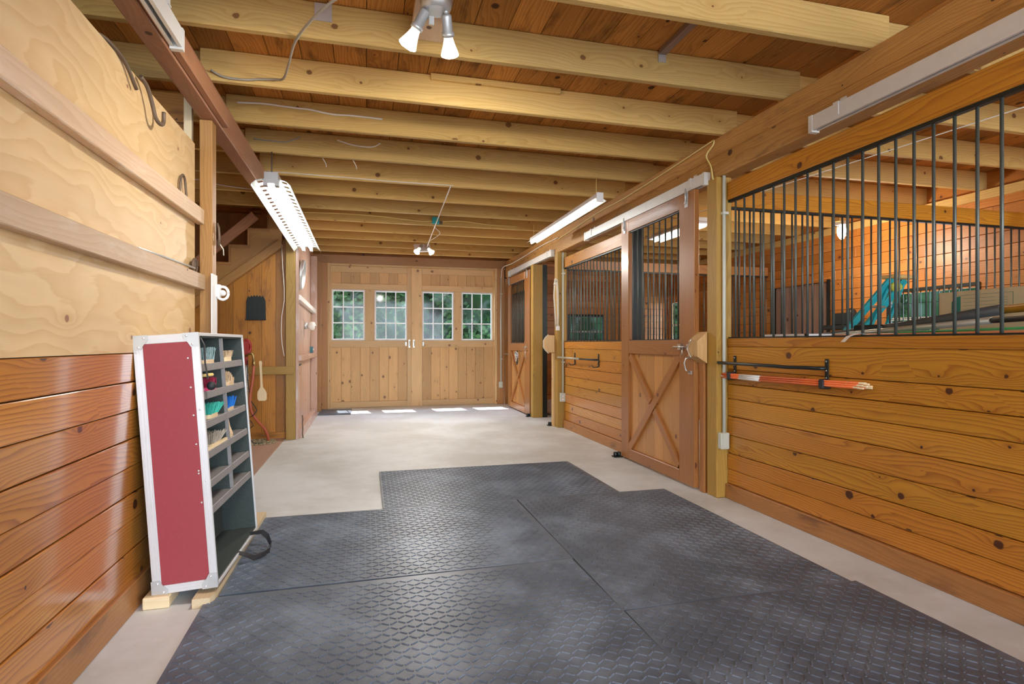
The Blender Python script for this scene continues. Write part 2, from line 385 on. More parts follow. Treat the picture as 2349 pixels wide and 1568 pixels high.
    def build(s, name, mat, parent=None, bevel=0.0, local=False, off=None):
        me = bpy.data.meshes.new(name)
        if off is None:
            if parent is not None: off = Vector((0, 0, 0)) if local else wloc(parent)
            elif local: off = Vector((0, 0, 0))
            else:
                xs = [p[0] for p in s.v]; ys = [p[1] for p in s.v]; zs = [p[2] for p in s.v]
                off = Vector(((min(xs) + max(xs)) / 2, (min(ys) + max(ys)) / 2, min(zs)))
        me.from_pydata([(p[0] - off[0], p[1] - off[1], p[2] - off[2]) for p in s.v], [], s.f)
        u = me.uv_layers.new(name='UVMap'); w = me.uv_layers.new(name='rnd')
        u.data.foreach_set('uv', [c for q in s.uv for c in q]); w.data.foreach_set('uv', [c for q in s.rn for c in q])
        me.polygons.foreach_set('use_smooth', s.sm); me.update()
        me.materials.append(M[mat] if isinstance(mat, str) else mat)
        o = bpy.data.objects.new(name, me); COL.objects.link(o)
        if parent is not None: o.parent = parent
        elif not local: o.location = off
        if bevel:
            b = o.modifiers.new('edge', 'BEVEL'); b.width = bevel; b.segments = 1; b.limit_method = 'ANGLE'; b.harden_normals = False
        return o

def tag(o, label=None, cat=None, group=None, kind=None):
    if label: o['label'] = label
    if cat: o['category'] = cat
    if group: o['group'] = group
    if kind: o['kind'] = kind
    return o
def empty(name, loc, label, cat, group=None):
    o = bpy.data.objects.new(name, None); COL.objects.link(o); o.location = loc; o.empty_display_size = .1
    return tag(o, label, cat, group)
def clone(o, parent=None):
    c = o.copy(); COL.objects.link(c)
    if parent is not None: c.parent = parent
    for ch in [x for x in o.children]: clone(ch, c)
    return c
def S(o): o['kind'] = 'structure'; return o

ORD = ['nearest', 'second', 'third', 'fourth', 'fifth', 'sixth', 'seventh', 'eighth', 'ninth', 'tenth', 'eleventh', 'twelfth', 'thirteenth', 'fourteenth', 'fifteenth']
XR, XL, XE, YB = 2.76, -1.035, 6.4, 11.0        # stall fronts, left wall, outer right wall, back wall

# ================================================================== SHELL
S(MB().box(-3.4, XE + .2, -4.4, YB + .25, -.12, 0).build('floor', 'concrete'))
S(MB().box(-60, 70, -50, 90, -.2, -.13).build('ground', 'ground'))
mb = MB(); x = -3.4
while x < XE + .1:
    mb.box(x + .0015, x + .197, -4.0, YB + .2, 3.05, 3.075, 1); x += .2
mb.box(-3.5, XE + .2, -4.0, YB + .25, 3.076, 3.11)
S(mb.build('ceiling', 'deck'))
# outer left wall (dark, beyond the partition)
mb = MB()
for k in range(16): mb.box(-3.4, -3.37, -4.0, YB + .1, k * .19, k * .19 + .187, 1)
S(mb.build('wall_left', 'alcove'))
S(MB().box(-3.44, -3.401, -4.0, YB + .1, 0, 3.07, 1).build('wall_left_light_stop', 'dark'))  # unseen panel added to stop light leaking through the plank gaps

def planks_x(mb, x0, x1, y0, y1, zs, gap=.003):
    for a, b in zip(zs[:-1], zs[1:]): mb.box(x0, x1, y0, y1, a + gap, b, 1)
# aisle left partition: planks below, plywood above
mb = MB()
zs = [.13, .275, .41, .53, .655, .78, .91, 1.04, 1.172]
for i, (a, b) in enumerate(zip(zs[:-1], zs[1:])): mb.box(XL - .025, XL - (.004 if i % 2 else 0), -4.0, 3.90, a + .004, b, 1)
S(mb.build('wall_left_planks', 'stainL', bevel=.003))
S(MB().box(XL - .025, XL + .018, -4.0, 3.98, 0, .135, 1).build('baseboard_left', 'kick', bevel=.004))
mb = MB(); mb.box(XL - .022, XL - .002, -4.0, 1.45, 1.175, 2.46, 1); mb.box(XL - .022, XL - .002, 1.452, 3.89, 1.175, 2.46, 1)
S(mb.build('wall_left_plywood', 'ply'))
S(MB().box(XL - .06, XL - .026, -4.0, 3.89, .1, 2.44, 1).build('wall_left_studs', 'dark'))
tag(MB().box(XL - .002, XL + .042, -4.0, 3.93, 1.965, 2.06, 1).build('batten', 'batten', bevel=.004), 'upper pale wooden batten running across the plywood wall', 'batten', 'plywood battens')
tag(MB().box(XL - .002, XL + .042, -4.0, 3.95, 1.555, 1.65, 1).build('batten', 'batten', bevel=.004), 'lower scuffed wooden batten on the plywood wall, carrying a metal rod', 'batten', 'plywood battens')
# left post
p = empty('barn_post', (-1.0, 4.0, 0), 'brown square post at the end of the plywood wall, its lower edge painted white', 'post')
MB().box(-1.03, -.955, 3.96, 4.06, 0, 2.643, 2).build('shaft', 'postdark', p, bevel=.004)
MB().box(-.954, -.948, 3.925, 4.055, 1.25, 1.66, 2).build('paint_strip', 'white', p)
MB().box(-1.13, -1.085, 4.0, 4.04, 2.1, 2.85, 2).build('stud', 'newpine', p)
mb = MB()
for k in range(15): mb.box(-3.37, -1.14, 4.1, 4.13, k * .19, k * .19 + .186, 0)
S(mb.build('wall_partition_left', 'alcove'))

# ---- alcove
S(MB().box(-3.37, -1.0, 4.13, 7.68, 0, .012, 1).build('floor_alcove', 'redply'))
mb = MB()
x = -2.6
# upright boards cut under the stair stringer
def string_z(xx): return 1.79 + (xx + 1.83) * (.596 / .754)
while x < -1.0:
    x1 = min(x + .165, -.985)
    mb.prism([(x + .0015, 7.66, 0), (x1 - .0015, 7.66, 0), (x1 - .0015, 7.66, string_z(x1) + .1), (x + .0015, 7.66, string_z(x) + .1)], (0, .02, 0), grain=(0, 0, 1)); x = x1
S(mb.build('wall_alcove', 'alcove'))
S(MB().box(-2.6, -.98, 7.64, 7.66, 0, .09, 0).build('baseboard_alcove', 'alcove'))
mb = MB()
for k in range(13): mb.box(-3.37 + k * .19, -3.37 + k * .19 + .187, 8.62, 8.65, 0, 3.04, 2)
S(mb.build('wall_stairwell', 'redpost'))
st = empty('staircase', (-1.5, 7.9, 0), 'open wooden staircase climbing to the right above the alcove boards', 'staircase')
mb = MB(); P = []
sxs = [(-1.82 - .215 * 2, 1.77), (-1.82 - .215, 1.985), (-1.82, 2.2), (-1.633, 2.2)]
pts = [(-2.26, 7.6, 1.45)]
top = [(-2.26, 1.985), (-1.83, 1.985), (-1.83, 2.2), (-1.633, 2.2), (-1.633, 2.42), (-1.418, 2.42), (-1.418, 2.635), (-1.189, 2.635), (-1.189, 2.845), (-1.036, 2.845)]
top = [(-2.26, 1.985), (-1.84, 1.985), (-1.84, 2.185), (-1.633, 2.185), (-1.633, 2.405), (-1.418, 2.405), (-1.418, 2.62), (-1.189, 2.62), (-1.189, 2.845), (-1.036, 2.845)]
pts += [(a, 7.6, z) for a, z in top] + [(-1.036, 7.6, string_z(-1.036))]
mb.prism(pts, (0, .045, 0), grain=(.78, 0, .62)); mb.build('stringer', 'postdark', st)
MB().beam((-2.2, 7.575, string_z(-2.2) + .06), (-1.04, 7.575, string_z(-1.04) + .06), .05, .10).build('trim_board', 'postdark', st, bevel=.003)
MB().beam((-2.0, 7.55, 2.18), (-1.34, 7.55, 2.80), .05, .11).build('brace', 'beamL', st, bevel=.003)
for i, (xa, xb, z) in enumerate([(-1.86, -1.62, 2.185), (-1.65, -1.405, 2.405), (-1.435, -1.175, 2.62)]):
    MB().box(xa, xb, 7.585, 8.5, z, z + .03, 1).build('tread', 'redpost', st)
    MB().box(xb - .027, xb - .005, 7.586, 8.5, z + .03, z + .218, 1).build('riser', 'redpost', st)
S(MB().box(-.985, -.87, 7.56, 7.68, 0, 2.64, 2).build('trim_1', 'post', bevel=.004))
r = MB().box(-2.3, -.885, 7.53, 7.558, .825, .925, 0).build('wall_rail', 'post', bevel=.003)
tag(r, 'horizontal yellow pine rail across the upright boards behind the hose', 'rail')

# ---- left wall beyond alcove (whitewashed boards, studs)
mb = MB(); y = 7.68
while y < 9.4: mb.box(-.89, -.872, y + .002, y + .138, .12, 2.66, 2); y += .14
S(mb.build('wall_left_whitewashed', 'pink', bevel=.002))
S(MB().box(-.89, -.80, 7.632, 9.85, 0, .125, 1).build('baseboard_left_far', 'pink', bevel=.004))
S(MB().box(-.869, -.835, 7.57, 7.63, 0, 2.64, 2).build('trim_2', 'pink', bevel=.003))
mb = MB(); mb.box(-.93, -.90, 9.4, 10.9, 0, 2.66, 2); S(mb.build('wall_left_recess', 'redpost'))
S(MB().box(-.90, -.80, 9.86, 9.95, 0, 2.66, 2).build('trim_3', 'pink', bevel=.003))
S(MB().box(-.90, -.78, 10.45, 10.6, 0, 2.66, 2).build('trim_4', 'redpost', bevel=.003))
S(MB().box(-.93, -.87, 7.6, 10.95, 0, 2.66, 1).build('wall_left_backing', 'dark')) if False else None
tag(MB().beam((-.845, 7.63, 1.80), (-.845, 9.92, 1.74), .06, .07).build('ledge_board', 'white', bevel=.004), 'upper sloping white ledge board on the whitewashed wall by the tin disc', 'ledge', 'wall ledges')
tag(MB().box(-.875, -.80, 7.63, 9.92, .99, 1.06, 1).build('ledge_board', 'pink', bevel=.004), 'lower pinkish ledge board on the whitewashed wall above the black latch', 'ledge', 'wall ledges')

# ---- back wall: header, frame, two sliding doors
S(MB().box(-.95, 2.72, YB - .06, YB + .10, 2.70, 2.86, 0).build('trim_5', 'redpost', bevel=.004))
S(MB().box(-.83, -.70, YB - .12, YB + .08, 0, 2.70, 2).build('trim_6', 'redpost', bevel=.004))
S(MB().box(-.70, -.655, YB - .08, YB + .06, 0, 2.70, 2).build('trim_7', 'backframe', bevel=.003))
S(MB().box(2.465, 2.52, YB - .08, YB + .06, 0, 2.70, 2).build('trim_8', 'backframe', bevel=.003))
S(MB().box(2.52, 2.66, YB - .10, YB + .08, 0, 2.70, 2).build('trim_9', 'redpost', bevel=.004))
S(MB().box(-.655, 2.465, YB - .05, YB + .05, 2.665, 2.70, 0).build('trim_10', 'backframe', bevel=.003))
S(MB().box(-3.4, -.83, YB + .0, YB + .1, 0, 3.05, 2).build('wall_back_left', 'alcove'))
def back_door(i, xa, xb, stL, stR, wins, dy, lab):
    d = empty('door_%d' % i, ((xa + xb) / 2, YB + dy, 0), lab, 'door'); S(d)
    y0, y1 = YB + dy, YB + dy + .045
    mb = MB(); mb.box(xa, xa + stL, y0, y1, .004, 2.665, 2); mb.build('stile', 'backframe', d, bevel=.003)
    mb = MB(); mb.box(xb - stR, xb, y0, y1, .004, 2.665, 2); mb.build('stile', 'backframe', d, bevel=.003)
    a, b = xa + stL, xb - stR
    for z0, z1 in ((.004, .115), (1.135, 1.262), (2.225, 2.335), (2.55, 2.664)):
        MB().box(a, b, y0, y1, z0, z1, 0).build('rail', 'backframe', d, bevel=.003)
    for z0, z1 in ((.115, 1.135), (2.335, 2.55)):
        mb = MB(); n = max(1, round((b - a) / .165)); w = (b - a) / n
        for k in range(n): mb.box(a + k * w + .0015, a + (k + 1) * w - .0015, y0 + .018, y1 - .005, z0, z1, 2)
        mb.box(a, b, y1 - .0045, y1, z0, z1, 2); mb.build('board_panel', 'backdoor', d, bevel=.003)  # thin backing layer added so sun does not streak between the boards
    (w0, w1), (w2, w3) = wins
    MB().box(w1, w2, y0, y1, 1.262, 2.225, 2).build('mullion', 'backframe', d, bevel=.003)
    for p0, p1 in wins:
        mb = MB(); z0, z1 = 1.265, 2.222; t = .032; yy0, yy1 = y0 - .004, y1 - .008
        mb.box(p0, p0 + t, yy0, yy1, z0, z1); mb.box(p1 - t, p1, yy0, yy1, z0, z1)
        mb.box(p0 + t, p1 - t, yy0, yy1, z0, z0 + t); mb.box(p0 + t, p1 - t, yy0, yy1, z1 - t, z1)
        for k in (1, 2):
            xx = p0 + t + (p1 - p0 - 2 * t) * k / 3; mb.box(xx - .009, xx + .009, yy0 + .008, yy1 - .008, z0 + t, z1 - t)
            zz = z0 + t + (z1 - z0 - 2 * t) * k / 3; mb.box(p0 + t, p1 - t, yy0 + .009, yy1 - .009, zz - .009, zz + .009)
        w = mb.build('window_sash', 'white', d, bevel=.002)
        MB().box(p0 + t - .005, p1 - t + .005, y0 + .018, y0 + .021, z0 + t - .005, z1 - t + .005).build('pane', 'glass', w)
    return d
dl = back_door(1, -.655, .837, .02, .08, ((-.634, -.03), (.145, .757)), 0, 'left sliding barn door of pale boards with two white sash windows')
dr = back_door(2, .838, 2.465, .205, .02, ((1.043, 1.665), (1.81, 2.445)), .002, 'right sliding barn door of pale boards with two white sash windows')
for d, xs in ((dl, (.735, .80)), (dr, (.885, 1.065))):
    for xx in xs:
        mb = MB(); wid = .014
        if xx in (.735, 1.065): mb.box(xx - .015, xx + .015, YB - .012, YB + .01, 1.165, 1.24).build('latch_plate', 'galv', d)
        else:
            mb.box(xx - wid, xx + wid, YB - .006, YB + .01, 1.13, 1.28); mb.tube([(xx, YB - .008, 1.15), (xx + .006, YB - .03, 1.17), (xx + .006, YB - .03, 1.24), (xx, YB - .008, 1.26)], .006, 6); mb.build('flush_handle', 'chrome', d)

# ---- outer right wall with openings, stall back wall
def holes_wall(name, mat, axis, pos, t, a0, a1, z0, z1, holes, pitch=.14):
    mb = MB(); z = z0
    while z < z1 - .01:
        zt = min(z + pitch, z1); cuts = [(h[0], h[1]) for h in holes if h[2] < (z + zt) / 2 < h[3]]; cuts.sort(); s0 = a0
        for c0, c1 in cuts + [(a1, a1)]:
            if c0 - s0 > .01:
                # random butt joints
                q = s0
                while c0 - q > .01:
                    e = min(c0, q + random.uniform(1.6, 3.6))
                    if c0 - e < .3: e = c0
                    if axis == 'x': mb.box(pos, pos + t, q + .001, e - .001, z + .002, zt - .002, 1)
                    else: mb.box(q + .001, e - .001, pos, pos + t, z + .002, zt - .002, 0)
                    q = e
            s0 = max(s0, c1)
        z = zt
    return S(mb.build(name, mat, bevel=.003))
YS = 11.15
holes_wall('wall_right', 'stall', 'x', XE, .03, -4.0, YS, 0, 2.76, [(10.2, 10.98, 1.1, 2.11), (6.68, 7.84, 0, 2.13), (4.6, 5.72, 1.15, 1.88)])
S(MB().box(XE - .03, XE + .12, -4.0, YS, 2.75, 2.849, 1).build('trim_11', 'joist', bevel=.004))
holes_wall('wall_back_right', 'stall', 'y', YS, .03, XR + .02, XE, 0, 3.04, [(4.10, 4.92, 1.12, 1.80)])
S(MB().box(2.68, 2.76, YB - .08, YS, 0, 2.5, 2).build('trim_12', 'redpost', bevel=.003))
def light_stop(name, axis, pos, t, a0, a1, z0, z1, holes):  # dark panels added out of view to block daylight between wall planks
    mb = MB(); s0 = a0
    def bx(u0, u1, w0, w1):
        if u1 - u0 > .005 and w1 - w0 > .005:
            if axis == 'x': mb.box(pos, pos + t, u0, u1, w0, w1)
            else: mb.box(u0, u1, pos, pos + t, w0, w1)
    for h in sorted(holes):
        bx(s0, h[0], z0, z1); bx(h[0], h[1], z0, h[2]); bx(h[0], h[1], h[3], z1); s0 = h[1]
    bx(s0, a1, z0, z1); return S(mb.build(name, 'dark'))
light_stop('wall_right_light_stop', 'x', XE + .031, .02, -4.0, YS, 0, 2.76, [(10.2, 10.98, 1.1, 2.11), (6.68, 7.84, 0, 2.13), (4.6, 5.72, 1.15, 1.88)])
light_stop('wall_back_right_light_stop', 'y', YS + .031, .02, 2.66, XE, 0, 3.04, [(4.10, 4.92, 1.12, 1.80)])
def small_window(i, axis, pos, a0, a1, z0, z1, nb, mat='black'):
    w = S(empty('window_%d' % i, ((pos, (a0 + a1) / 2, z0) if axis == 'x' else ((a0 + a1) / 2, pos, z0)), 'small stall window', 'window'))
    [w.pop(k_) for k_ in ('label', 'category') if k_ in w.keys()]
    def bx(m, u0, u1, d0, d1, zz0, zz1): (m.box(pos + d0, pos + d1, u0, u1, zz0, zz1) if axis == 'x' else m.box(u0, u1, pos + d0, pos + d1, zz0, zz1))
    m = MB(); t = .035
    bx(m, a0, a0 + t, -.012, .04, z0, z1); bx(m, a1 - t, a1, -.012, .04, z0, z1); bx(m, a0 + t, a1 - t, -.012, .04, z0, z0 + t); bx(m, a0 + t, a1 - t, -.012, .04, z1 - t, z1)
    m.build('window_frame', mat, w)
    if nb:
        m = MB()
        for k in range(1, nb): bx(m, a0 + (a1 - a0) * k / nb - .004, a0 + (a1 - a0) * k / nb + .004, -.008, .0, z0 + t, z1 - t)
        for k in (1, 2, 3): bx(m, a0 + t, a1 - t, .001, .007, z0 + (z1 - z0) * k / 4 - .004, z0 + (z1 - z0) * k / 4 + .004)
        m.build('guard_grid', mat, w)
    m = MB(); bx(m, a0 + t, a1 - t, .03, .033, z0 + t, z1 - t); m.build('pane', 'glass', w)
    m = MB(); bx(m, a0 + t, a1 - t, .022, .04, (z0 + z1) / 2 - .015, (z0 + z1) / 2 + .015); m.build('sash_bar', 'white', w)
small_window(1, 'y', YS, 4.10, 4.92, 1.12, 1.80, 9)
small_window(2, 'x', XE, 4.6, 5.72, 1.15, 1.88, 10)
small_window(3, 'x', XE, 10.2, 10.98, 1.1, 2.11, 0, 'doorpanel')
dd = S(empty('door_3', (XE + .05, 7.2, 0), '', ''))
mb = MB(); y = 6.66
while y < 7.66: mb.box(XE + .045, XE + .07, y + .002, y + .138, 0, 2.16, 2); y += .14
mb.build('board_panel', 'barnboard', dd, bevel=.003)
MB().box(XE + .075, XE + .10, 6.6, 7.95, 0, 2.2, 2).build('gap_shade_panel', 'dark', dd)  # near-black panel paints the shade of the open gap beside the boards
S(MB().box(XE - .012, XE, 6.62, 6.68, 0, 2.13, 2).build('trim_13', 'black'))
S(MB().box(XE - .012, XE, 6.62, 7.9, 2.13, 2.16, 1).build('trim_14', 'stall'))

S(MB().box(-3.4, XE + .1, YB + .04, YB + .14, 2.86, 3.05, 0).build('wall_back_top', 'alcove'))
S(MB().box(XE + .04, XE + .12, -4.0, YS, 2.85, 3.05, 1).build('wall_right_top', 'stall'))
# ================================================================== JOISTS, BEAMS
JY = [3.203 + .6665 * k for k in range(-1, 12)]
feats = {0: 'broad pale joist with a chamfered end', 1: 'pale joist behind the twin spotlight', 2: 'knotty joist with a grey cable looping onto it', 3: 'joist with a short white cable stapled to it',
         4: 'joist with stray grey wires under it', 5: 'joist carrying the chain of the white reflector lamp'}
for k, y in enumerate(JY):
    nm = ORD[k]
    lab = (feats[k] + ', ' if k in feats else 'rough yellow joist, ') + nm + (' one over the aisle' if k == 0 else ' from the camera over the aisle')
    z1 = 3.048
    mb = MB(); mb.box(-1.0, 2.83, y - .025, y + .025, 2.852, z1, 0)
    tag(mb.build('ceiling_joist', 'joist', bevel=.006), lab, 'joist', 'joists over the aisle')
for k, y in enumerate(JY):
    mb = MB(); mb.box(2.73, XE + .1, y + .028, y + .076, 2.852, 3.048, 0)
    tag(mb.build('ceiling_joist', 'joist', bevel=.004), 'joist above the stalls on the right, %s from the camera' % ORD[k], 'joist', 'joists over the stalls')
    if k <= 7:
        mb = MB(); mb.box(-3.37, -.95, y + .028, y + .076, 2.852, 3.048, 0)
        tag(mb.build('ceiling_joist', 'joist', bevel=.004), 'shadowed joist left of the reddish beam, %s from the camera' % ORD[k], 'joist', 'joists left of the beam')
b = empty('support_beam', (2.77, 5, 2.53), 'long brown double beam over the stall fronts, carrying the door tracks', 'beam')
MB().box(2.70, 2.84, -4.0, YB - .08, 2.70, 2.85, 1).build('upper_timber', 'beamR', b, bevel=.006)
MB().box(2.685, 2.83, -4.0, YB - .08, 2.53, 2.699, 1).build('lower_timber', 'beamR', b, bevel=.006)
b = empty('support_beam', (-.98, 5, 2.64), 'reddish brown beam along the left side, above the brown post', 'beam')
MB().box(-1.03, -.93, -4.0, YB - .06, 2.645, 2.85, 1).build('timber', 'beamL', b, bevel=.006)
MB().box(-.929, -.89, -4.0, 4.12, 2.655, 2.765, 1).build('nailed_board', 'beamL', b, bevel=.004)

# door tracks
def track(x, y0, y1, z, label, side=-1, end=True):
    t = empty('door_track', (x, (y0 + y1) / 2, z), label, 'door track', 'sliding door tracks')
    mb = MB(); w = .05
    mb.box(x - w / 2, x + w / 2, y0, y1, z + .085, z + .09, 1)
    mb.box(x - w / 2, x - w / 2 + .004, y0, y1, z, z + .085, 1); mb.box(x + w / 2 - .004, x + w / 2, y0, y1, z, z + .085, 1)
    mb.box(x - w / 2 + .004, x - w / 2 + .016, y0, y1, z, z + .006, 1); mb.box(x + w / 2 - .016, x + w / 2 - .004, y0, y1, z, z + .006, 1)
    mb.build('rail_channel', 'track', t)
    MB().box(x - w / 2 - .003, x + w / 2 + .003, y1 + .0005, y1 + .03, z - .01, z + .093).build('end_bracket', 'track', t)
    MB().box(x - w / 2 - .003, x + w / 2 + .003, y0 - .03, y0 - .0005, z - .01, z + .093).build('end_bracket', 'track', t)
    n = max(2, int((y1 - y0) / 1.1))
    for k in range(n):
        yy = y0 + .18 + (y1 - y0 - .36) * k / (n - 1); mb = MB()
        mb.box(x - w / 2 - .004, x + w / 2 + .004, yy - .02, yy + .02, z + .091, z + .098); mb.box(x + side * -w / 2 - .003, x + side * -w / 2 + .045 * -side if side < 0 else x + w / 2, yy - .02, yy + .02, z + .098, z + .13)
        mb.box(x - w / 2 - .005, x - w / 2 - .001, yy - .02, yy + .02, z + .02, z + .098)
        mb.build('hanger_bracket', 'track', t)
    return t
track(2.655, -1.2, 2.86, 2.515, 'long white sliding door track above the near stall grille')
track(2.655, 4.02, 6.54, 2.50, 'white sliding door track above the middle stall door')
track(2.655, 7.90, 10.45, 2.50, 'pale track above the far open stall door')
track(-.86, -1.2, 2.93, 2.60, 'grey metal track fixed to the reddish left beam', side=1)

# ================================================================== STALL FRONTS & PARTITIONS
bar_mesh = {}
def bar_obj(parent, x, y, z0, z1, r=.0078, mat='bar'):
    key = (round(z1 - z0, 3), r)
    if key not in bar_mesh:
        o = MB().tube([(0, 0, 0), (0, 0, z1 - z0)], r, 8).build('bar', mat, None, local=True); bar_mesh[key] = o.data
    else:
        o = bpy.data.objects.new('bar', bar_mesh[key]); COL.objects.link(o)
    o.parent = parent; o.location = Vector((x, y, z0)) - wloc(parent); return o
def stall_panel(name, label, cat, axis, pos, a0, a1, zs, mats=('stain', 'rail', 'kick'), base=True, thick=.04, zr=(2.345, 2.485), zsill=(1.19, 1.255), bars=None, group=None, flat=.0):
    t = empty(name, (pos + thick / 2, (a0 + a1) / 2, 0) if axis == 'y' else ((a0 + a1) / 2, pos + thick / 2, 0), label, cat, group)
    def bx(m, u0, u1, d0, d1, z0, z1):
        if axis == 'y': m.box(pos + d0, pos + d1, u0, u1, z0, z1, 1)
        else: m.box(u0, u1, pos + d0, pos + d1, z0, z1, 0)
        return m
    m = MB()
    for i, (z0, z1) in enumerate(zip(zs[:-1], zs[1:])): bx(m, a0, a1, -.003 * (i % 2), thick, z0 + .003, z1 - .001)
    m.build('plank_panel', mats[0], t, bevel=.004)
    if base: bx(MB(), a0, a1, -.022, thick - .01 - .0, 0, zs[0]).build('kick_board', mats[2], t, bevel=.004)
    bx(MB(), a0, a1, -.008, thick + .01, *zsill).build('sill_rail', mats[1], t, bevel=.004)
    bx(MB(), a0, a1, -.008, thick + .01, *zr).build('top_rail', mats[1], t, bevel=.004)
    bx(MB(), a0, a1, .004, thick - .004, zr[0] - .018, zr[0] - .001).build('steel_channel', 'black', t); bx(MB(), a0, a1, .004, thick - .004, zsill[1] + .001, zsill[1] + .01).build('steel_channel', 'black', t)
    sp = .1055
    ys = bars if bars is not None else []
    for yy in ys:
        if axis == 'y': bar_obj(t, pos + thick / 2, yy, zsill[1], zr[0])
        else: bar_obj(t, yy, pos + thick / 2, zsill[1], zr[0])
    return t
zsN = [.115, .228, .353, .495, .644, .78, .895, 1.01, 1.19]
stall_panel('stall_front', 'near stall front on the right, honey stained planks under an iron bar grille', 'stall front', 'y', XR, -1.2, 3.87, zsN,
            bars=[3.80 - .1052 * k for k in range(30)])
stall_panel('stall_front', 'middle stall front beyond the X-braced door, planks with a short saddle bar', 'stall front', 'y', XR, 5.60, 7.66, [.115, .24, .36, .49, .62, .745, .87, 1.0, 1.14], zr=(2.30, 2.445), zsill=(1.14, 1.235),
            bars=[5.68 + .1052 * k for k in range(19)])
stall_panel('stall_front', 'far stall front half hidden behind the open sliding door', 'stall front', 'y', XR + .02, 8.92, 10.9, [.115, .24, .36, .49, .62, .745, .87, 1.0, 1.14], zr=(2.18, 2.32), zsill=(1.14, 1.235),
            bars=[9.0 + .1052 * k for k in range(18)], mats=('stain', 'rail', 'kick'))
zp = [.0, .14, .28, .42, .56, .70, .84, .98, 1.19]
stall_panel('stall_partition', 'barred partition between the near and middle stalls', 'stall partition', 'x', 4.05, XR + .14, XE - .01, zp, base=False, mats=('stall', 'rail', 'kick'), bars=[XR + .25 + .105 * k for k in range(33)])
stall_panel('stall_partition', 'far barred partition with a dark brown top rail', 'stall partition', 'x', 7.9, XR + .14, XE - .01, zp, base=False, mats=('stall', 'kick', 'kick'), zr=(2.315, 2.455), bars=[XR + .25 + .105 * k for k in range(33)])

# posts along the stall line
def post(x0, x1, y0, y1, z1, mat, label):
    return tag(MB().box(x0, x1, y0, y1, 0, z1, 2).build('barn_post', mat, bevel=.006), label, 'post', 'posts along the stalls')
post(2.665, 2.80, 3.875, 4.01, 2.53, 'post', 'yellowed square post carrying a conduit, between the near stall front and the middle door')
post(2.66, 2.80, 7.67, 7.80, 2.53, 'post', 'yellowed square post with a white rope hanging, beside the open far stall')
post(2.62, 2.79, 8.78, 8.90, 2.50, 'post', 'yellow pine post beside the open far stall door')
S(MB().box(2.655, 2.80, 4.035, 4.10, 0, 1.30, 2).build('trim_15', 'door', bevel=.004))
S(MB().box(2.79, 2.87, 8.79, 8.88, 0, 2.5, 2).build('trim_16', 'black'))
S(MB().box(2.70, 2.86, 5.46, 5.59, 0, 2.53, 2).build('trim_17', 'post', bevel=.004))
S(MB().box(2.72, 2.83, 5.435, 5.457, 0, 2.5, 2).build('trim_18', 'black'))
S(MB().box(2.635, 2.665, 7.80, 7.87, 0, 1.07, 2).build('trim_19', 'backframe', bevel=.003))

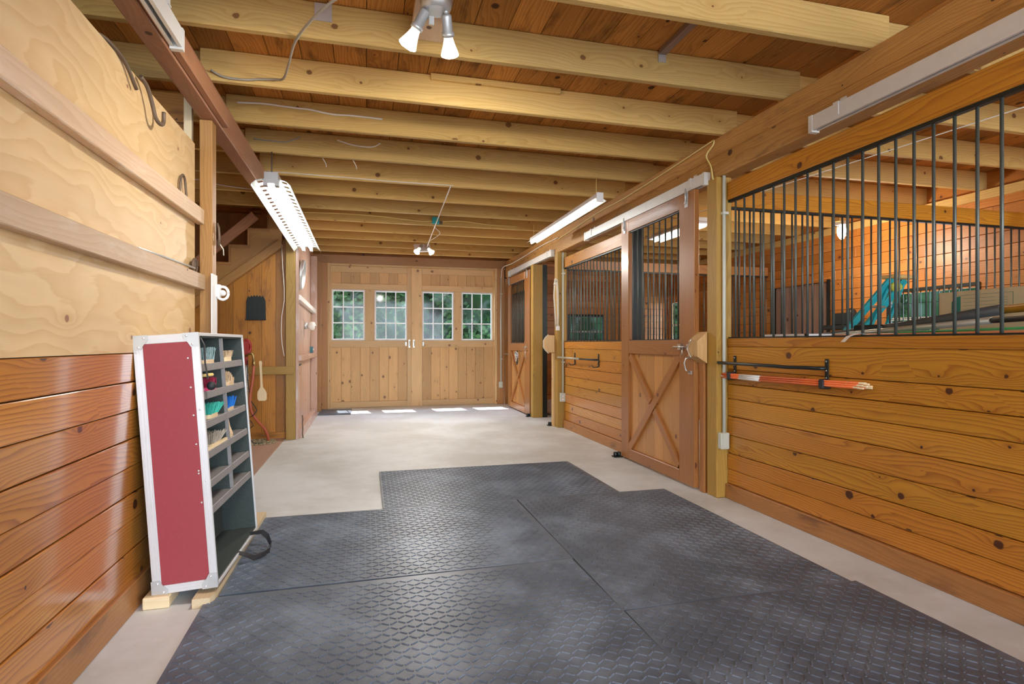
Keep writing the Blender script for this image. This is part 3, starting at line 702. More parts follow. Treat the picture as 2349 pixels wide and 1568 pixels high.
# sliding doors of the stalls
def stall_door(label, X, y0, y1, ztop, z_mid, wn, wf, mats=('door', 'doorpanel'), nb=9, grp='sliding stall doors'):
    d = empty('stall_door', (X, (y0 + y1) / 2, .02), label, 'stall door', grp); t = .045; x0, x1 = X, X + t
    MB().box(x0, x1, y0, y0 + wn, .02, ztop, 2).build('stile', mats[0], d, bevel=.004)
    MB().box(x0, x1, y1 - wf, y1, .02, ztop, 2).build('stile', mats[0], d, bevel=.004)
    a, b = y0 + wn, y1 - wf
    MB().box(x0, x1, a, b, ztop - .125, ztop, 1).build('rail', mats[0], d, bevel=.004)
    MB().box(x0, x1, a, b, z_mid - .135, z_mid, 1).build('rail', mats[0], d, bevel=.004)
    MB().box(x0, x1, a, b, .02, .125, 1).build('rail', mats[0], d, bevel=.004)
    mb = MB(); n = 6; w = (b - a) / n
    for k in range(n): mb.box(x0 + .028, x1 - .002, a + k * w + .001, a + (k + 1) * w - .001, .125, z_mid - .135, 2)
    mb.build('board_panel', mats[1], d, bevel=.002)
    zb, zt = .125, z_mid - .135; cz, cy = (zb + zt) / 2, (a + b) / 2
    def brace(ya, za, yb, zb_):
        # brace cut to the frame corners: hexagonal outline clipped inside the rectangle
        dv = Vector((0, yb - ya, zb_ - za)).normalized(); nv = Vector((0, -dv.z, dv.y)) * .037
        h = .037 / abs(dv.z); v = .037 / abs(dv.y)
        sy = 1 if yb > ya else -1; sz = 1 if zb_ > za else -1
        pts = [(x0 + .001, ya, za), (x0 + .001, ya + sy * h, za), (x0 + .001, yb, zb_ - sz * v), (x0 + .001, yb, zb_), (x0 + .001, yb - sy * h, zb_), (x0 + .001, ya, za + sz * v)]
        return MB().prism(pts, (.026, 0, 0), grain=(0, yb - ya, zb_ - za))
    brace(b, zb, a, zt).build('cross_brace', mats[0], d, bevel=.002)
    # second diagonal in two halves around the first
    def half(ya, za, yb, zb_):
        p = Vector((x0 + .014, ya, za)); q = Vector((x0 + .014, yb, zb_)); dr_ = (q - p).normalized(); L = (q - p).length
        return MB().beam(p + dr_ * .03, p + dr_ * (L / 2 - .052), .026, .072, up=Vector((0, -dr_.z, dr_.y)))
    m = half(a, zb, b, zt); m.build('cross_brace', mats[0], d, bevel=.002)
    m = half(b, zt, a, zb); m.build('cross_brace', mats[0], d, bevel=.002)
    MB().box(x0 + .012, x0 + .034, a, b, ztop - .137, ztop - .125).build('steel_channel', 'black', d); MB().box(x0 + .012, x0 + .034, a, b, z_mid, z_mid + .008).build('steel_channel', 'black', d)
    for k in range(nb): bar_obj(d, X + .023, a + (b - a) * (k + .5) / nb, z_mid, ztop - .135)
    for yy in (y0 + wn * .5, y1 - wf * .5):
        mb = MB(); mb.box(x0 - .006, x0 - .001, yy - .022, yy + .022, ztop - .13, ztop + .0); mb.tube([(x0 - .012, yy, ztop - .09), (x0 - .012, yy, ztop + .03)], .006, 6); mb.box(x0 - .018, x0 - .003, yy - .012, yy + .012, ztop - .10, ztop - .085)
        mb.build('roller_hanger', 'galv', d)
    return d
d2 = stall_door('closed X-braced stall door with iron bars, between the two saddle bars', 2.625, 4.125, 5.505, 2.495, 1.245, .235, .17, nb=9)
d3 = stall_door('far X-braced stall door slid open, with a bridle bit hung on it', 2.615, 8.95, 10.42, 2.44, 1.215, .31, .19, nb=10)
# floor rollers
def roller(x, y, lab):
    r_ = empty('door_guide', (x, y, 0), lab, 'door guide', 'floor guides of the stall doors')
    MB().box(x - .05, x + .05, y - .035, y + .035, 0, .012).build('base_plate', 'black', r_)
    for k in (-.03, .03): MB().lathe([(0, .012), (.02, .013), (.022, .02), (.022, .05), (.014, .055), (0, .056)], (x + k * .7, y, 0), n=14).build('roller_wheel', 'black', r_)
roller(2.60, 5.55, 'black roller guide on the floor at the foot of the middle stall door')
roller(2.60, 8.93, 'black roller guide on the floor at the foot of the far stall door')
roller(2.63, 7.885, 'small black door guide on the floor by the roped post')

# latch block near door 2
lb = empty('latch_block', (2.64, 4.0, 1.06), 'chunky chamfered wooden latch block fixed beside the middle stall door', 'latch block', 'wooden latch blocks')
pts = [(2.665, 4.125, 1.25), (2.665, 4.02, 1.31), (2.665, 3.90, 1.31), (2.665, 3.90, 1.055), (2.665, 4.02, 1.055), (2.665, 4.125, 1.10)]
MB().prism([(2.565, 4.12, 1.235), (2.655, 4.12, 1.31), (2.655, 4.12, 1.055), (2.565, 4.12, 1.11)], (0, -.13, 0), grain=(0, 0, 1)).build('wood_block', 'backdoor', lb, bevel=.003)
mb = MB(); mb.tube([(2.555, 4.06, 1.255), (2.548, 4.07, 1.23), (2.55, 4.105, 1.19), (2.55, 4.11, 1.165), (2.548, 4.07, 1.12), (2.555, 4.06, 1.095)], .005, 6)
mb.build('iron_clip', 'chrome', lb)
hw = empty('latch', (2.61, 4.3, 1.1), 'tangled metal latch and grab handle on the middle stall door', 'latch', 'stall door latches')
mb = MB(); mb.tube([(2.60, 4.42, 1.185), (2.60, 4.16, 1.187)], .006, 6); mb.box(2.60, 2.624, 4.30, 4.35, 1.16, 1.21); mb.box(2.60, 2.624, 4.17, 4.21, 1.16, 1.21); mb.tube([(2.60, 4.26, 1.187), (2.585, 4.25, 1.13), (2.59, 4.27, 1.11)], .006, 6); mb.build('sliding_bolt', 'chrome', hw)
mb = MB(); mb.tube([(2.62, 4.18, 1.10), (2.585, 4.19, 1.09), (2.575, 4.2, 1.05), (2.585, 4.19, .99), (2.62, 4.18, .975)], .006, 6); mb.box(2.618, 2.6245, 4.16, 4.21, .955, .985); mb.box(2.618, 2.6245, 4.16, 4.21, 1.09, 1.12); mb.build('grab_handle', 'chrome', hw)
# far block with ring by roped post
lb2 = empty('latch_block', (2.63, 7.84, 1.06), 'rounded wooden latch block with a chain ring on the roped post', 'latch block', 'wooden latch blocks')
MB().prism([(2.50, 7.84, 1.25), (2.56, 7.84, 1.33), (2.655, 7.84, 1.33), (2.655, 7.84, 1.08), (2.56, 7.84, 1.08), (2.50, 7.84, 1.14)], (0, -.05, 0), grain=(0, 0, 1)).build('wood_block', 'backframe', lb2, bevel=.003)
MB().tube([(2.56, 7.785, 1.34), (2.51, 7.785, 1.29), (2.485, 7.785, 1.25), (2.485, 7.785, 1.16), (2.51, 7.785, 1.12), (2.56, 7.785, 1.07)], .009, 6).build('rope_loop', 'rope', lb2)
hw = empty('latch', (2.6, 9.1, 1.1), 'dark metal latch and grab handle on the far stall door', 'latch', 'stall door latches')
mb = MB(); mb.tube([(2.60, 9.30, 1.15), (2.60, 9.0, 1.15)], .007, 6); mb.tube([(2.613, 9.05, 1.09), (2.57, 9.05, 1.08), (2.565, 9.05, .98), (2.613, 9.05, .96)], .007, 6); mb.tube([(2.60, 9.12, 1.2), (2.585, 9.13, 1.12), (2.60, 9.12, 1.07)], .006, 6); mb.build('bolt', 'chrome', hw)
bt = empty('bridle_bit', (2.60, 9.7, .95), 'tangle of metal bit rings hung on the far open stall door', 'bridle bit')
mb = MB()
for cy_, cz_, r_ in ((9.74, 1.02, .045), (9.66, 1.0, .05), (9.72, .93, .04)):
    mb.tube([(2.59 - .004 * math.cos(a), cy_ + r_ * math.cos(a), cz_ + r_ * math.sin(a)) for a in [2 * math.pi * k / 14 for k in range(15)]], .008, 6)
mb.tube([(2.59, 9.62, 1.0), (2.585, 9.70, .985), (2.59, 9.78, 1.02)], .012, 6)
mb.build('bit_rings', 'galv', bt)
MB().tube([(2.595, 9.66, 1.08), (2.59, 9.64, 1.0), (2.592, 9.62, .88), (2.59, 9.66, .83), (2.592, 9.7, .9)], .008, 6).build('strap', 'rubberblk', bt)

# saddle bars
def saddle_bar(label, ya, yb, z, plates, grp, arm, hooks=False, mats=('black', 'black'), h=.13):
    s_ = empty('saddle_bar', (XR - .03, (ya + yb) / 2, z), label, 'saddle bar', grp)
    if arm == 'near':
        pts = [(XR - .01, ya, z), (XR - .05, ya + .03, z), (XR - .06, ya + .12, z), (XR - .085, ya + .25, z - .002), (XR - .10, ya + .35, z + .002), (XR - .10, yb - .02, z + .004), (XR - .08, yb, z + .004)]
    else: pts = [(XR - .01, ya, z), (XR - .05, ya + .04, z), (XR - .08, ya + .2, z), (XR - .10, yb, z + .002)]
    if mats[0] == mats[1]: MB().tube(pts, .012, 10).build('bar_arm', mats[0], s_)
    else:
        MB().tube(pts[:3] + [(XR - .085, ya + .45, z)], .012, 10).build('bar_arm', mats[0], s_)
        MB().tube([(XR - .085, ya + .45, z), pts[-1]], .013, 10).build('bar_sleeve', mats[1], s_)
    for yy in plates:
        mb = MB(); mb.box(XR - .012, XR - .004, yy - .014, yy + .014, z - h * .55, z + h * .45); b_ = mb.build('wall_plate', 'black', s_, bevel=.002)
        mb = MB()
        for dz in (-.45, -.1, .33): mb.ball((XR - .013, yy, z + h * dz), .005, 8)
        mb.build('screw', 'galv', b_)
        if hooks: MB().tube([(XR - .01, yy, z - .07), (XR - .012, yy + .01, z - .09), (XR - .05, yy + .05, z - .095), (XR - .065, yy + .08, z - .07)], .006, 6).build('hook', 'black', s_)
    return s_
saddle_bar('long black saddle bar on the near stall front, above the orange poles', 2.875, 3.87, 1.062, (2.875, 3.77), 'saddle bars on the stall fronts', 'near')
saddle_bar('short silver and black saddle bar with hooks on the middle stall front', 6.40, 7.66, 1.012, (6.41, 7.22), 'saddle bars on the stall fronts', 'far', True, ('black', 'alupipe'), .16)
saddle_bar('small silver bar beside the far sliding door, near the back wall', 10.30, 10.85, 1.0, (10.8,), 'saddle bars on the stall fronts', 'far', False, ('alupipe', 'alupipe'))

# orange/white reflective stakes in a bundle
bun = empty('pole_bundle', (2.72, 3.2, .96), 'bundle of orange and white snow stakes tied on the near stall front', 'stakes')
k = 0
for dz in range(3):
    for dx in range(4):
        xx = XR - .022 - dx * .0125; zz = .95 + dz * .013 + (dx % 2) * .004; e = random.uniform(-.04, .04)
        ya, yb = 2.56 + e, 3.86 + e * .2
        sk = MB().tube([(xx, ya, zz + .012), (xx, ya + .12, zz + .012)], .0052, 6).build('stake', 'newpine', bun)
        o_ = MB().tube([(xx, ya + .04, zz + .012), (xx, 3.42 + e * .3, zz)], .0062, 6).build('orange_shaft', 'orange', sk)
        MB().tube([(xx, 3.42 + e * .3, zz), (xx, 3.65 + e * .3, zz)], .0063, 6).build('white_band', 'white', sk)
        MB().tube([(xx, 3.65 + e * .3, zz), (xx, yb, zz)], .0062, 6).build('orange_tip', 'orange', sk)
for yy in (2.86, 3.77): MB().box(XR - .072, XR - .004, yy - .022, yy + .022, .937, .998).build('band', 'rubberblk', bun, bevel=.008)

# conduits
def conduit(label, x, y, z0, z1, boxh, boxd, cover=True, kind='flat'):
    c = empty('conduit', (x, y, z0), label, 'conduit', 'electrical conduits')
    MB().tube([(x, y, z0), (x, y, z1)], .0135, 10).build('pipe', 'conduit', c)
    for zz in (z0 + (z1 - z0) * .22, z0 + (z1 - z0) * .85): MB().box(x - .019, x + .03, y - .018, y + .016, zz - .01, zz + .01).build('strap', 'conduit', c)
    mb = MB(); w = .045; mb.box(x - w, x + w * .7, y - boxd, y + .02, z0 - boxh, z0 + .003); b_ = mb.build('outlet_box', 'ebox', c, bevel=.006)
    if kind == 'outlet':
        for dz in (.035, .08): MB().lathe([(.016, 0), (.018, .004), (.012, .008), (0, .008)], (x - .01, y - boxd, z0 - dz - .008), (0, -1, 0), 12).build('socket_cover', 'white', b_)
    else: MB().box(x - w + .012, x + w * .7 - .012, y - boxd - .006, y - boxd, z0 - boxh + .015, z0 - .015).build('cover_plate', 'ebox', b_, bevel=.003)
    return c
conduit('pale green conduit on the near yellowed post, ending in a lidded box', 2.715, 3.855, .515, 2.54, .125, .03)
conduit('thin conduit on the roped post, ending in a double outlet', 2.735, 7.65, .50, 2.52, .125, .03, kind='outlet')
conduit('silver conduit beside the back door, ending in a square white box', 2.585, YB - .13, .45, 2.50, .12, .03)

# ropes / rod on roped post
rp_ = empty('lead_rope', (2.62, 7.7, 1.4), 'knotted white lead rope hanging on the far roped post', 'rope')
mb = MB(); mb.tube([(2.635, 7.66, 2.13), (2.61, 7.65, 2.09), (2.60, 7.65, 1.9), (2.62, 7.65, 1.6), (2.625, 7.65, 1.45)], .011, 8); mb.tube([(2.645, 7.655, 2.12), (2.655, 7.65, 1.95), (2.66, 7.65, 1.62), (2.655, 7.65, 1.46)], .016, 8)
mb.ball((2.63, 7.65, 2.12), .028, 10); mb.ball((2.615, 7.65, 2.06), .024, 10); mb.build('rope_strands', 'rope', rp_)
MB().box(2.63, 2.68, 7.635, 7.66, 1.40, 1.46).build('rope_end', 'white', rp_)

# wall bracket inside far stall
tag(MB().tube([(3.3, YS - .01, 1.0), (3.24, YS - .06, .99), (3.22, YS - .06, .9), (3.22, YS - .04, .5)], .014, 8).build('feed_bracket', 'galv'), 'thin metal bracket on the back wall of the open far stall', 'bracket')
# shavings
mb = MB(); nx_, ny_ = 30, 30; P0 = {}
for i in range(nx_ + 1):
    for j in range(ny_ + 1):
        xx = 3.0 + 3.35 * i / nx_; yy = 8.0 + 3.1 * j / ny_; P0[i, j] = (xx, yy, .02 + .05 * random.random() * (0 if i in (0, nx_) or j in (0, ny_) else 1))
for i in range(nx_):
    for j in range(ny_):
        q = [P0[i, j], P0[i + 1, j], P0[i + 1, j + 1], P0[i, j + 1]]; mb.poly(q, [(p[0], p[1]) for p in q], (0, 0))
for k in range(5000):
    xx = random.uniform(2.95, 5.2); yy = random.uniform(7.98, 10.8); z = .03 + random.random() * .035; a = random.random() * 6.28; s_ = random.uniform(.008, .02)
    dx, dy = s_ * math.cos(a), s_ * math.sin(a); q = [(xx - dx, yy - dy, z), (xx + dy * .6, yy - dx * .6, z + random.uniform(-.008, .008)), (xx + dx, yy + dy, z + random.uniform(-.01, .012)), (xx - dy * .6, yy + dx * .6, z)]
    mb.poly(q, [(p[0], p[1]) for p in q], (0, 0))
tag(mb.build('wood_shavings', 'shavings'), 'pale wood shavings covering the floor of the open far stall', 'bedding', kind='stuff')

# ================================================================== MATS
def rubber_mat(label, x0, x1, y0, y1, rot=0, horiz=True):
    w, l = x1 - x0, y1 - y0; cx_, cy_ = (x0 + x1) / 2, (y0 + y1) / 2
    mb = MB(); mb.box(-w / 2, w / 2, -l / 2, l / 2, 0, .017)
    p, p2 = (.035, .046) if horiz else (.046, .035); i = 0; xx = -w / 2 + .03
    while xx < w / 2 - .02:
        yy = -l / 2 + .03; j = 0
        while yy < l / 2 - .02:
            a = R(38) if (i + j) % 2 else R(-38)
            if not horiz: a += R(90)
            c_, s_ = math.cos(a), math.sin(a); L, B = .018, .004
            bt_ = [(xx + c_ * u - s_ * v, yy + s_ * u + c_ * v, .0168) for u, v in ((-L, -B), (L, -B), (L, B), (-L, B))]
            tp = [(xx + c_ * u - s_ * v, yy + s_ * u + c_ * v, .0205) for u, v in ((-L * .85, -B * .4), (L * .85, -B * .4), (L * .85, B * .4), (-L * .85, B * .4))]
            b0 = len(mb.v); mb.v += bt_ + tp
            for f in ((4, 5, 6, 7), (0, 1, 5, 4), (1, 2, 6, 5), (2, 3, 7, 6), (3, 0, 4, 7)):
                mb.f.append(tuple(b0 + q for q in f)); mb.sm.append(False); mb.uv += [(0, 0)] * 4; mb.rn += [(0, 0)] * 4
            yy += p2; j += 1
        xx += p; i += 1
    o = mb.build('rubber_mat', 'mat', None, local=True); o.location = (cx_, cy_, .0005); o.rotation_euler.z = R(rot)
    return tag(o, label, 'mat', 'diamond plate stall mats')
rubber_mat('large grey rubber mat in the foreground, left of the long seam', -.72, 1.118, 1.70, 2.94, .9)
rubber_mat('grey rubber mat against the pine board and red case', -.685, 1.115, 2.955, 4.178, .3)
rubber_mat('grey rubber mat in the right foreground corner, smoothest of the mats', 1.126, 2.40, .47, 2.32, .1, False)
rubber_mat('long grey rubber mat beside the near stall front', 1.122, 2.375, 2.325, 4.183, -.2, False)
rubber_mat('farthest rubber mat, bluish, lying on the bare concrete', .115, 1.98, 4.19, 5.40, 0)
dm = empty('door_mat', (-.53, 10.35, 0), 'small dark doormat on the concrete by the back left corner', 'doormat')
MB().box(-.80, -.26, 9.95, 10.72, 0, .016).build('mat_body', 'mat', dm, bevel=.006)
MB().box(-.76, -.30, 9.99, 10.68, .0162, .019).build('ribbed_top', 'mat', dm)

# ================================================================== TACK CASE
case = empty('brush_case', (0, 0, 0), 'tall crimson flight case with aluminium edges leaning on the left wall, full of grooming brushes', 'case')
CW, CL, CH = .27, .83, 1.195
yv = Vector((.035, 1, 0)).normalized(); zv = Vector((-.085, 0, 1.19)).normalized(); zv = (zv - yv * zv.dot(yv)).normalized(); xv = yv.cross(zv)
BR_ = Vector((-.685, 2.93, .073)); CO = BR_ - xv * CW
CM = Matrix((xv, yv, zv)).transposed().to_4x4(); CM.translation = CO
mb = MB(); mb.box(.012, CW - .012, .0, .012, .012, CH - .012).build('end_panel', 'redlam', case, local=True)
MB().box(.012, CW - .012, CL - .012, CL, .012, CH - .012).build('end_panel', 'redlam', case, local=True)
MB().box(0, .012, .0, CL, .0, CH).build('back_panel', 'caseint', case, local=True)
mb = MB(); mb.box(.012, CW - .004, .0125, .02, .012, CH - .012); mb.box(.012, CW - .004, CL - .02, CL - .0125, .012, CH - .012); mb.box(.012, CW - .004, .02, CL - .02, .012, .02); mb.box(.012, CW - .004, .02, CL - .02, CH - .02, CH - .012)
mb.build('lining', 'caseint', case, local=True)
mb = MB(); t = .036; e = .004
for xa, xb in ((-e, t), (CW - t * .85, CW + e)): mb.box(xa, xb, -e, -.0005, -e, CH + e)
for za, zb in ((-e, t), (CH - t, CH + e)): mb.box(t, CW - t * .85, -e, -.0005, za, zb)
mb.box(CW - .012, CW + e, -.0005, .012, -e, CH + e); mb.box(CW - .012, CW + e, CL - .012, CL + e, -e, CH + e)
mb.box(CW - .014, CW + e, .012, CL - .012, CH - .012, CH + e); mb.box(CW - .014, CW + e, .012, CL - .012, -e, .012)
mb.box(-.002, CW - .014, -.0005, CL, CH - .01, CH + .001)
mb.build('edge_trim', 'alu', case, local=True, bevel=.003)
mb = MB()
for xa in (.009, .022): mb.box(xa, xa + .003, -e - .002, -e, .06, CH - .06)
for xa in (CW - .012, CW - .022): mb.box(xa, xa + .003, -e - .002, -e, .06, CH - .06)
for za in (.009, .022, CH - .012, CH - .025): mb.box(.06, CW - .06, -e - .002, -e, za, za + .003)
mb.build('trim_ridges', 'alu', case, local=True)
for xa, za, sx_, sz_ in ((0, 0, 1, 1), (CW, 0, -1, 1), (0, CH, 1, -1), (CW, CH, -1, -1)):
    mb = MB(); a_ = .062
    mb.prism([(xa - sx_ * .006, -.0105, za - sz_ * .006), (xa + sx_ * a_, -.0105, za - sz_ * .006), (xa + sx_ * a_, -.0105, za + sz_ * .018), (xa + sx_ * (a_ - .02), -.0105, za + sz_ * .04), (xa + sx_ * .03, -.0105, za + sz_ * a_), (xa - sx_ * .006, -.0105, za + sz_ * a_)], (0, .004, 0))
    c_ = mb.build('corner_bracket', 'galv', case, local=True, bevel=.002)
    mb = MB()
    for u, v in ((.045, .008), (.022, .05)): mb.ball((xa + sx_ * u, -.012, za + sz_ * v), .006, 8)
    mb.build('rivet', 'alu', c_, local=True)
mb = MB()
for zf, xf in ((.905, .82), (.79, .83), (.68, .84), (.565, .845), (.46, .85), (.45, .85), (.335, .86), (.70, .955), (.42, .96)): mb.ball((CW * xf, -.0035 - (.006 if xf > .9 else 0), CH * zf), .005, 8)
mb.build('rivet', 'alu', case, local=True)
shelf = [CH - q for q in (.15, .285, .425, .57, .71, .835)]; YM = CL * .5
for k, z in enumerate(shelf):
    cols = ((.02, YM - .004), (YM + .004, CL - .02))
    for ya, yb in cols:
        zz = z
        sh = MB().box(.013, CW - .02, ya, yb, zz - .008, zz).build('shelf', 'caselip', case, local=True)
        MB().box(CW - .02, CW - .006, ya, yb, zz - .034, zz + .004).build('shelf_lip', 'caselip', sh, local=True, bevel=.003)
dv_ = MB().box(.013, CW - .021, YM - .004, YM + .004, shelf[-1] - .02, CH - .02).build('divider', 'caseint', case, local=True); MB().box(CW - .021, CW - .005, YM - .007, YM + .007, shelf[-1] - .02, CH - .02).build('divider_edge', 'caselip', dv_, local=True)
MB().box(.03, .10, .05, CL - .05, .021, .30).build('quilted_pad', 'caseint', case, local=True, bevel=.02)
case.matrix_world = CM; case.rotation_mode = 'XYZ'
# strap dangling from the case
def cpt(x, y, z): return CM @ Vector((x, y, z))
def ribbon(mb, pts, w, wd=(0, 0, 1), t=.003):
    pts = [Vector(p) for p in pts]; wd = [Vector(q).normalized() * w / 2 for q in (wd if isinstance(wd, list) else [wd] * len(pts))]
    rn = (0, 0); Ls = []
    for i in range(len(pts) - 1):
        d = (pts[i + 1] - pts[i]).normalized(); n0 = d.cross(wd[i]).normalized() * t / 2
        a = [pts[i] - wd[i], pts[i] + wd[i], pts[i + 1] + wd[i + 1], pts[i + 1] - wd[i + 1]]
        mb.poly([p + n0 for p in a], [(0, 0)] * 4, rn); mb.poly([p - n0 for p in a[::-1]], [(0, 0)] * 4, rn)
        for q in ((0, 3), (1, 2)): mb.poly([a[q[0]] + n0, a[q[0]] - n0, a[q[1]] - n0, a[q[1]] + n0], [(0, 0)] * 4, rn)
    return mb
mb = ribbon(MB(), [(-.69, 3.62, .085), (-.64, 3.61, .095), (-.60, 3.60, .10), (-.565, 3.57, .08), (-.54, 3.53, .045), (-.54, 3.47, .03), (-.56, 3.42, .028), (-.60, 3.36, .035), (-.64, 3.33, .07), (-.69, 3.32, .09)], .03,
            [(0, 1, .2), (0, 1, .4), (.3, .8, .5), (.4, .5, .8), (.2, .2, 1), (0, .2, 1), (0, .3, 1), (0, .6, .8), (0, .9, .4), (0, 1, .1)])
tag(mb.build('carry_strap', 'rubberblk'), 'black webbing loop spilling from the bottom of the crimson case over the pine board', 'strap')
mb = ribbon(MB(), [cpt(CW + .002, .03, CH - .02), cpt(CW + .012, .05, CH - .06), cpt(CW + .01, .042, CH - .14), cpt(CW + .014, .055, CH - .22)], .02, (0, 1, 0)); mb.ball(cpt(CW + .02, .075, CH - .255), .022, 10)
tag(mb.build('hanging_strap', 'rubberblk'), 'thin black strap with a knob hanging at the top corner of the open case', 'strap')

# brushes
def brush(label, loc_local, L, W_, H, bh, handle, bristle, spread=.15, n=260, up=1, ball=False, hmat=None, yaw=0):
    b_ = empty('grooming_brush', (0, 0, 0), label, 'brush', 'grooming brushes in the crimson case')
    pts = []
    for k in range(16):
        a = 2 * math.pi * k / 16; ca, sa = math.cos(a), math.sin(a)
        pts.append((math.copysign(abs(ca) ** .6, ca) * W_ / 2, math.copysign(abs(sa) ** .55, sa) * L / 2 * (1 - .06 * ca), 0))
    MB().prism(pts, (0, 0, H), grain=(0, 1, 0)).build('handle', handle, b_, local=True, bevel=.005)
    mb = MB()
    for k in range(n):
        u, v = random.uniform(-.43, .43), random.uniform(-.45, .45)
        if (u / .5) ** 4 + (v / .5) ** 4 > 1: continue
        x_, y_ = u * W_, v * L; tx, ty = x_ * (1 + spread * 2) + random.gauss(0, .004), y_ * (1 + spread) + random.gauss(0, .005)
        zt = H + bh * random.uniform(.85, 1.05)
        if ball: zt = H + bh * math.sqrt(max(.1, 1 - (u / .5) ** 2 - (v / .5) ** 2)) * random.uniform(.9, 1.03)
        mb.tube([(x_, y_, H - .003), ((x_ + tx) / 2, (y_ + ty) / 2, (H + zt) / 2), (tx, ty, zt)], [.0022, .002, .0012], 4, smooth=False)
    mb.build('bristles', bristle, b_, local=True)
    b_.matrix_world = CM @ Matrix.Translation(loc_local) @ Matrix.Rotation(yaw, 4, 'Z')
    return b_
cx_ = CW - .042
brush('pale wood brush with grey-blue bristles in the top left compartment', (cx_, .20, shelf[0] + .002), .18, .07, .02, .06, 'bare', 'bristle_grey')
brush('small wood brush with tan bristles in the top right compartment', (cx_, YM + .14, shelf[0] + .002), .16, .06, .026, .035, 'newpine', 'bristle_tan')
brush('crimson bristled brush with a pink base, second compartment down on the left', (cx_, .20, shelf[1] + .002), .17, .07, .018, .045, 'pinkp', 'bristle_crimson', .05)
b_ = MB().lathe([(0, 0), (.045, .001), (.05, .008), (.045, .016), (0, .017)], (0, 0, 0), n=20).build('sponge', 'cream', None, local=True); b_.matrix_world = CM @ Matrix.Translation((cx_, .17, shelf[1] + .072)); tag(b_, 'round yellow sponge lying on the crimson brush', 'sponge')
brush('wood brush with a domed tan bristle top, second compartment down on the right', (cx_, YM + .14, shelf[1] + .002), .16, .07, .024, .06, 'bare', 'bristle_tan', 0, 420, ball=True)
brush('turquoise bristled brush, third compartment down on the left', (cx_, .21, shelf[2] + .002), .16, .065, .022, .05, 'newpine', 'bristle_teal', .35, 300)
brush('bright blue bristled brush, third compartment down on the right', (cx_, YM + .12, shelf[2] + .002), .14, .06, .02, .055, 'bare', 'bristle_blue', .2, 300)
brush('brush with long tangled pale fibres, fourth compartment down on the left', (cx_, .21, shelf[3] + .002), .16, .065, .02, .05, 'newpine', 'bristle_pale', .5, 260)
b_ = empty('wooden_brush', (0, 0, 0), 'plain wooden brush standing upright, fourth compartment down on the right', 'brush', 'grooming brushes in the crimson case')
MB().prism([(-.03, -.02, 0), (.03, -.02, 0), (.032, -.02, .02), (.02, -.02, .06), (.014, -.02, .115), (-.01, -.02, .115), (-.02, -.02, .06), (-.034, -.02, .02)], (0, .04, 0), grain=(0, 0, 1)).build('handle', 'bare', b_, local=True, bevel=.006)
MB().box(-.02, .02, .02, .034, .01, .05).build('bristles', 'bristle_tan', b_, local=True)
b_.matrix_world = CM @ Matrix.Translation((cx_ + .0, YM + .07, shelf[3] + .002))
sp_ = MB().prism([(0, 0, 0), (0, .36, 0), (.012, .36, 0), (.016, .2, 0), (.01, 0, 0)], (0, 0, .014), grain=(0, 1, 0)).build('wood_splint', 'newpine', None, local=True); sp_.matrix_world = CM @ Matrix.Translation((CW - .02, .025, shelf[3] + .0045)); tag(sp_, 'thin pale wooden splint lying on the lip of the fourth left shelf', 'wood strip')
# board and block under the case
o = MB(); o.prism([(-.775, 2.86, .001), (-.70, 2.86, .001), (-.688, 2.90, .001), (-.675, 4.22, .001), (-.762, 4.22, .001)], (0, 0, .044), grain=(0, 1, 0))
tag(o.build('pine_board', 'newpine', bevel=.004), 'pale pine board on the floor under the open edge of the crimson case', 'board')
tag(MB().box(-.99, -.88, 2.90, 3.05, .001, .055, 0).build('wood_block', 'newpine', bevel=.004), 'short wood block under the back corner of the crimson case', 'wood block')

# ================================================================== PLYWOOD WALL ITEMS
def hook(pts, r, label): return tag(MB().tube(curve(pts), r, 8).build('iron_hook', 'rust'), label, 'hook', 'old iron hooks on the left wall')
x_ = XL + .0
hook([(XL - .03, 2.58, 2.45), (XL - .01, 2.66, 2.475), (XL + .01, 2.80, 2.452), (XL + .02, 2.91, 2.375)], .009, 'curved iron hook lying over the top edge of the plywood wall')
hook([(XL + .02, 2.955, 2.455), (XL + .03, 3.01, 2.43), (XL + .035, 3.06, 2.37), (XL + .04, 3.09, 2.315), (XL + .05, 3.13, 2.30), (XL + .05, 3.165, 2.325), (XL + .05, 3.17, 2.375)], .01, 'J-shaped iron hook hanging over the top of the plywood wall')
hook([(XL + .01, 3.55, 2.065), (XL + .014, 3.56, 2.14), (XL + .016, 3.585, 2.18), (XL + .018, 3.62, 2.165), (XL + .02, 3.64, 2.08), (XL + .02, 3.64, 2.065)], .007, 'looped iron staple standing on the upper batten')
sn = empty('snap_hook', (-.94, 4.04, 1.85), 'worn snap hook hanging on the edge of the brown post', 'snap hook')
MB().tube([(-.945, 4.04, 2.0), (-.935, 4.035, 1.97), (-.93, 4.03, 1.91), (-.935, 4.035, 1.86), (-.94, 4.06, 1.86), (-.94, 4.065, 1.93), (-.94, 4.05, 1.985)], .008, 8).build('hook_body', 'rust', sn)
MB().tube([(-.935, 4.06, 1.87), (-.92, 4.09, 1.84), (-.92, 4.1, 1.80)], .004, 6).build('string', 'rope', sn)
rd = empty('metal_rod', (XL + .02, 3.5, 1.65), 'thin metal rod with a round disc end resting on the lower batten', 'rod')
MB().tube([(XL + .012, 2.95, 1.658), (XL + .02, 3.4, 1.668), (XL + .025, 3.78, 1.672)], .007, 8).build('shaft', 'galv', rd)
mb = MB(); mb.tube([(XL + .022, 3.80 + .045 * math.cos(a), 1.69 + .04 * math.sin(a)) for a in [2 * math.pi * k / 18 for k in range(19)]], .007, 6); mb.lathe([(.034, 0), (.034, .006), (0, .007)], (XL + .018, 3.80, 1.69), (1, 0, 0), 18)
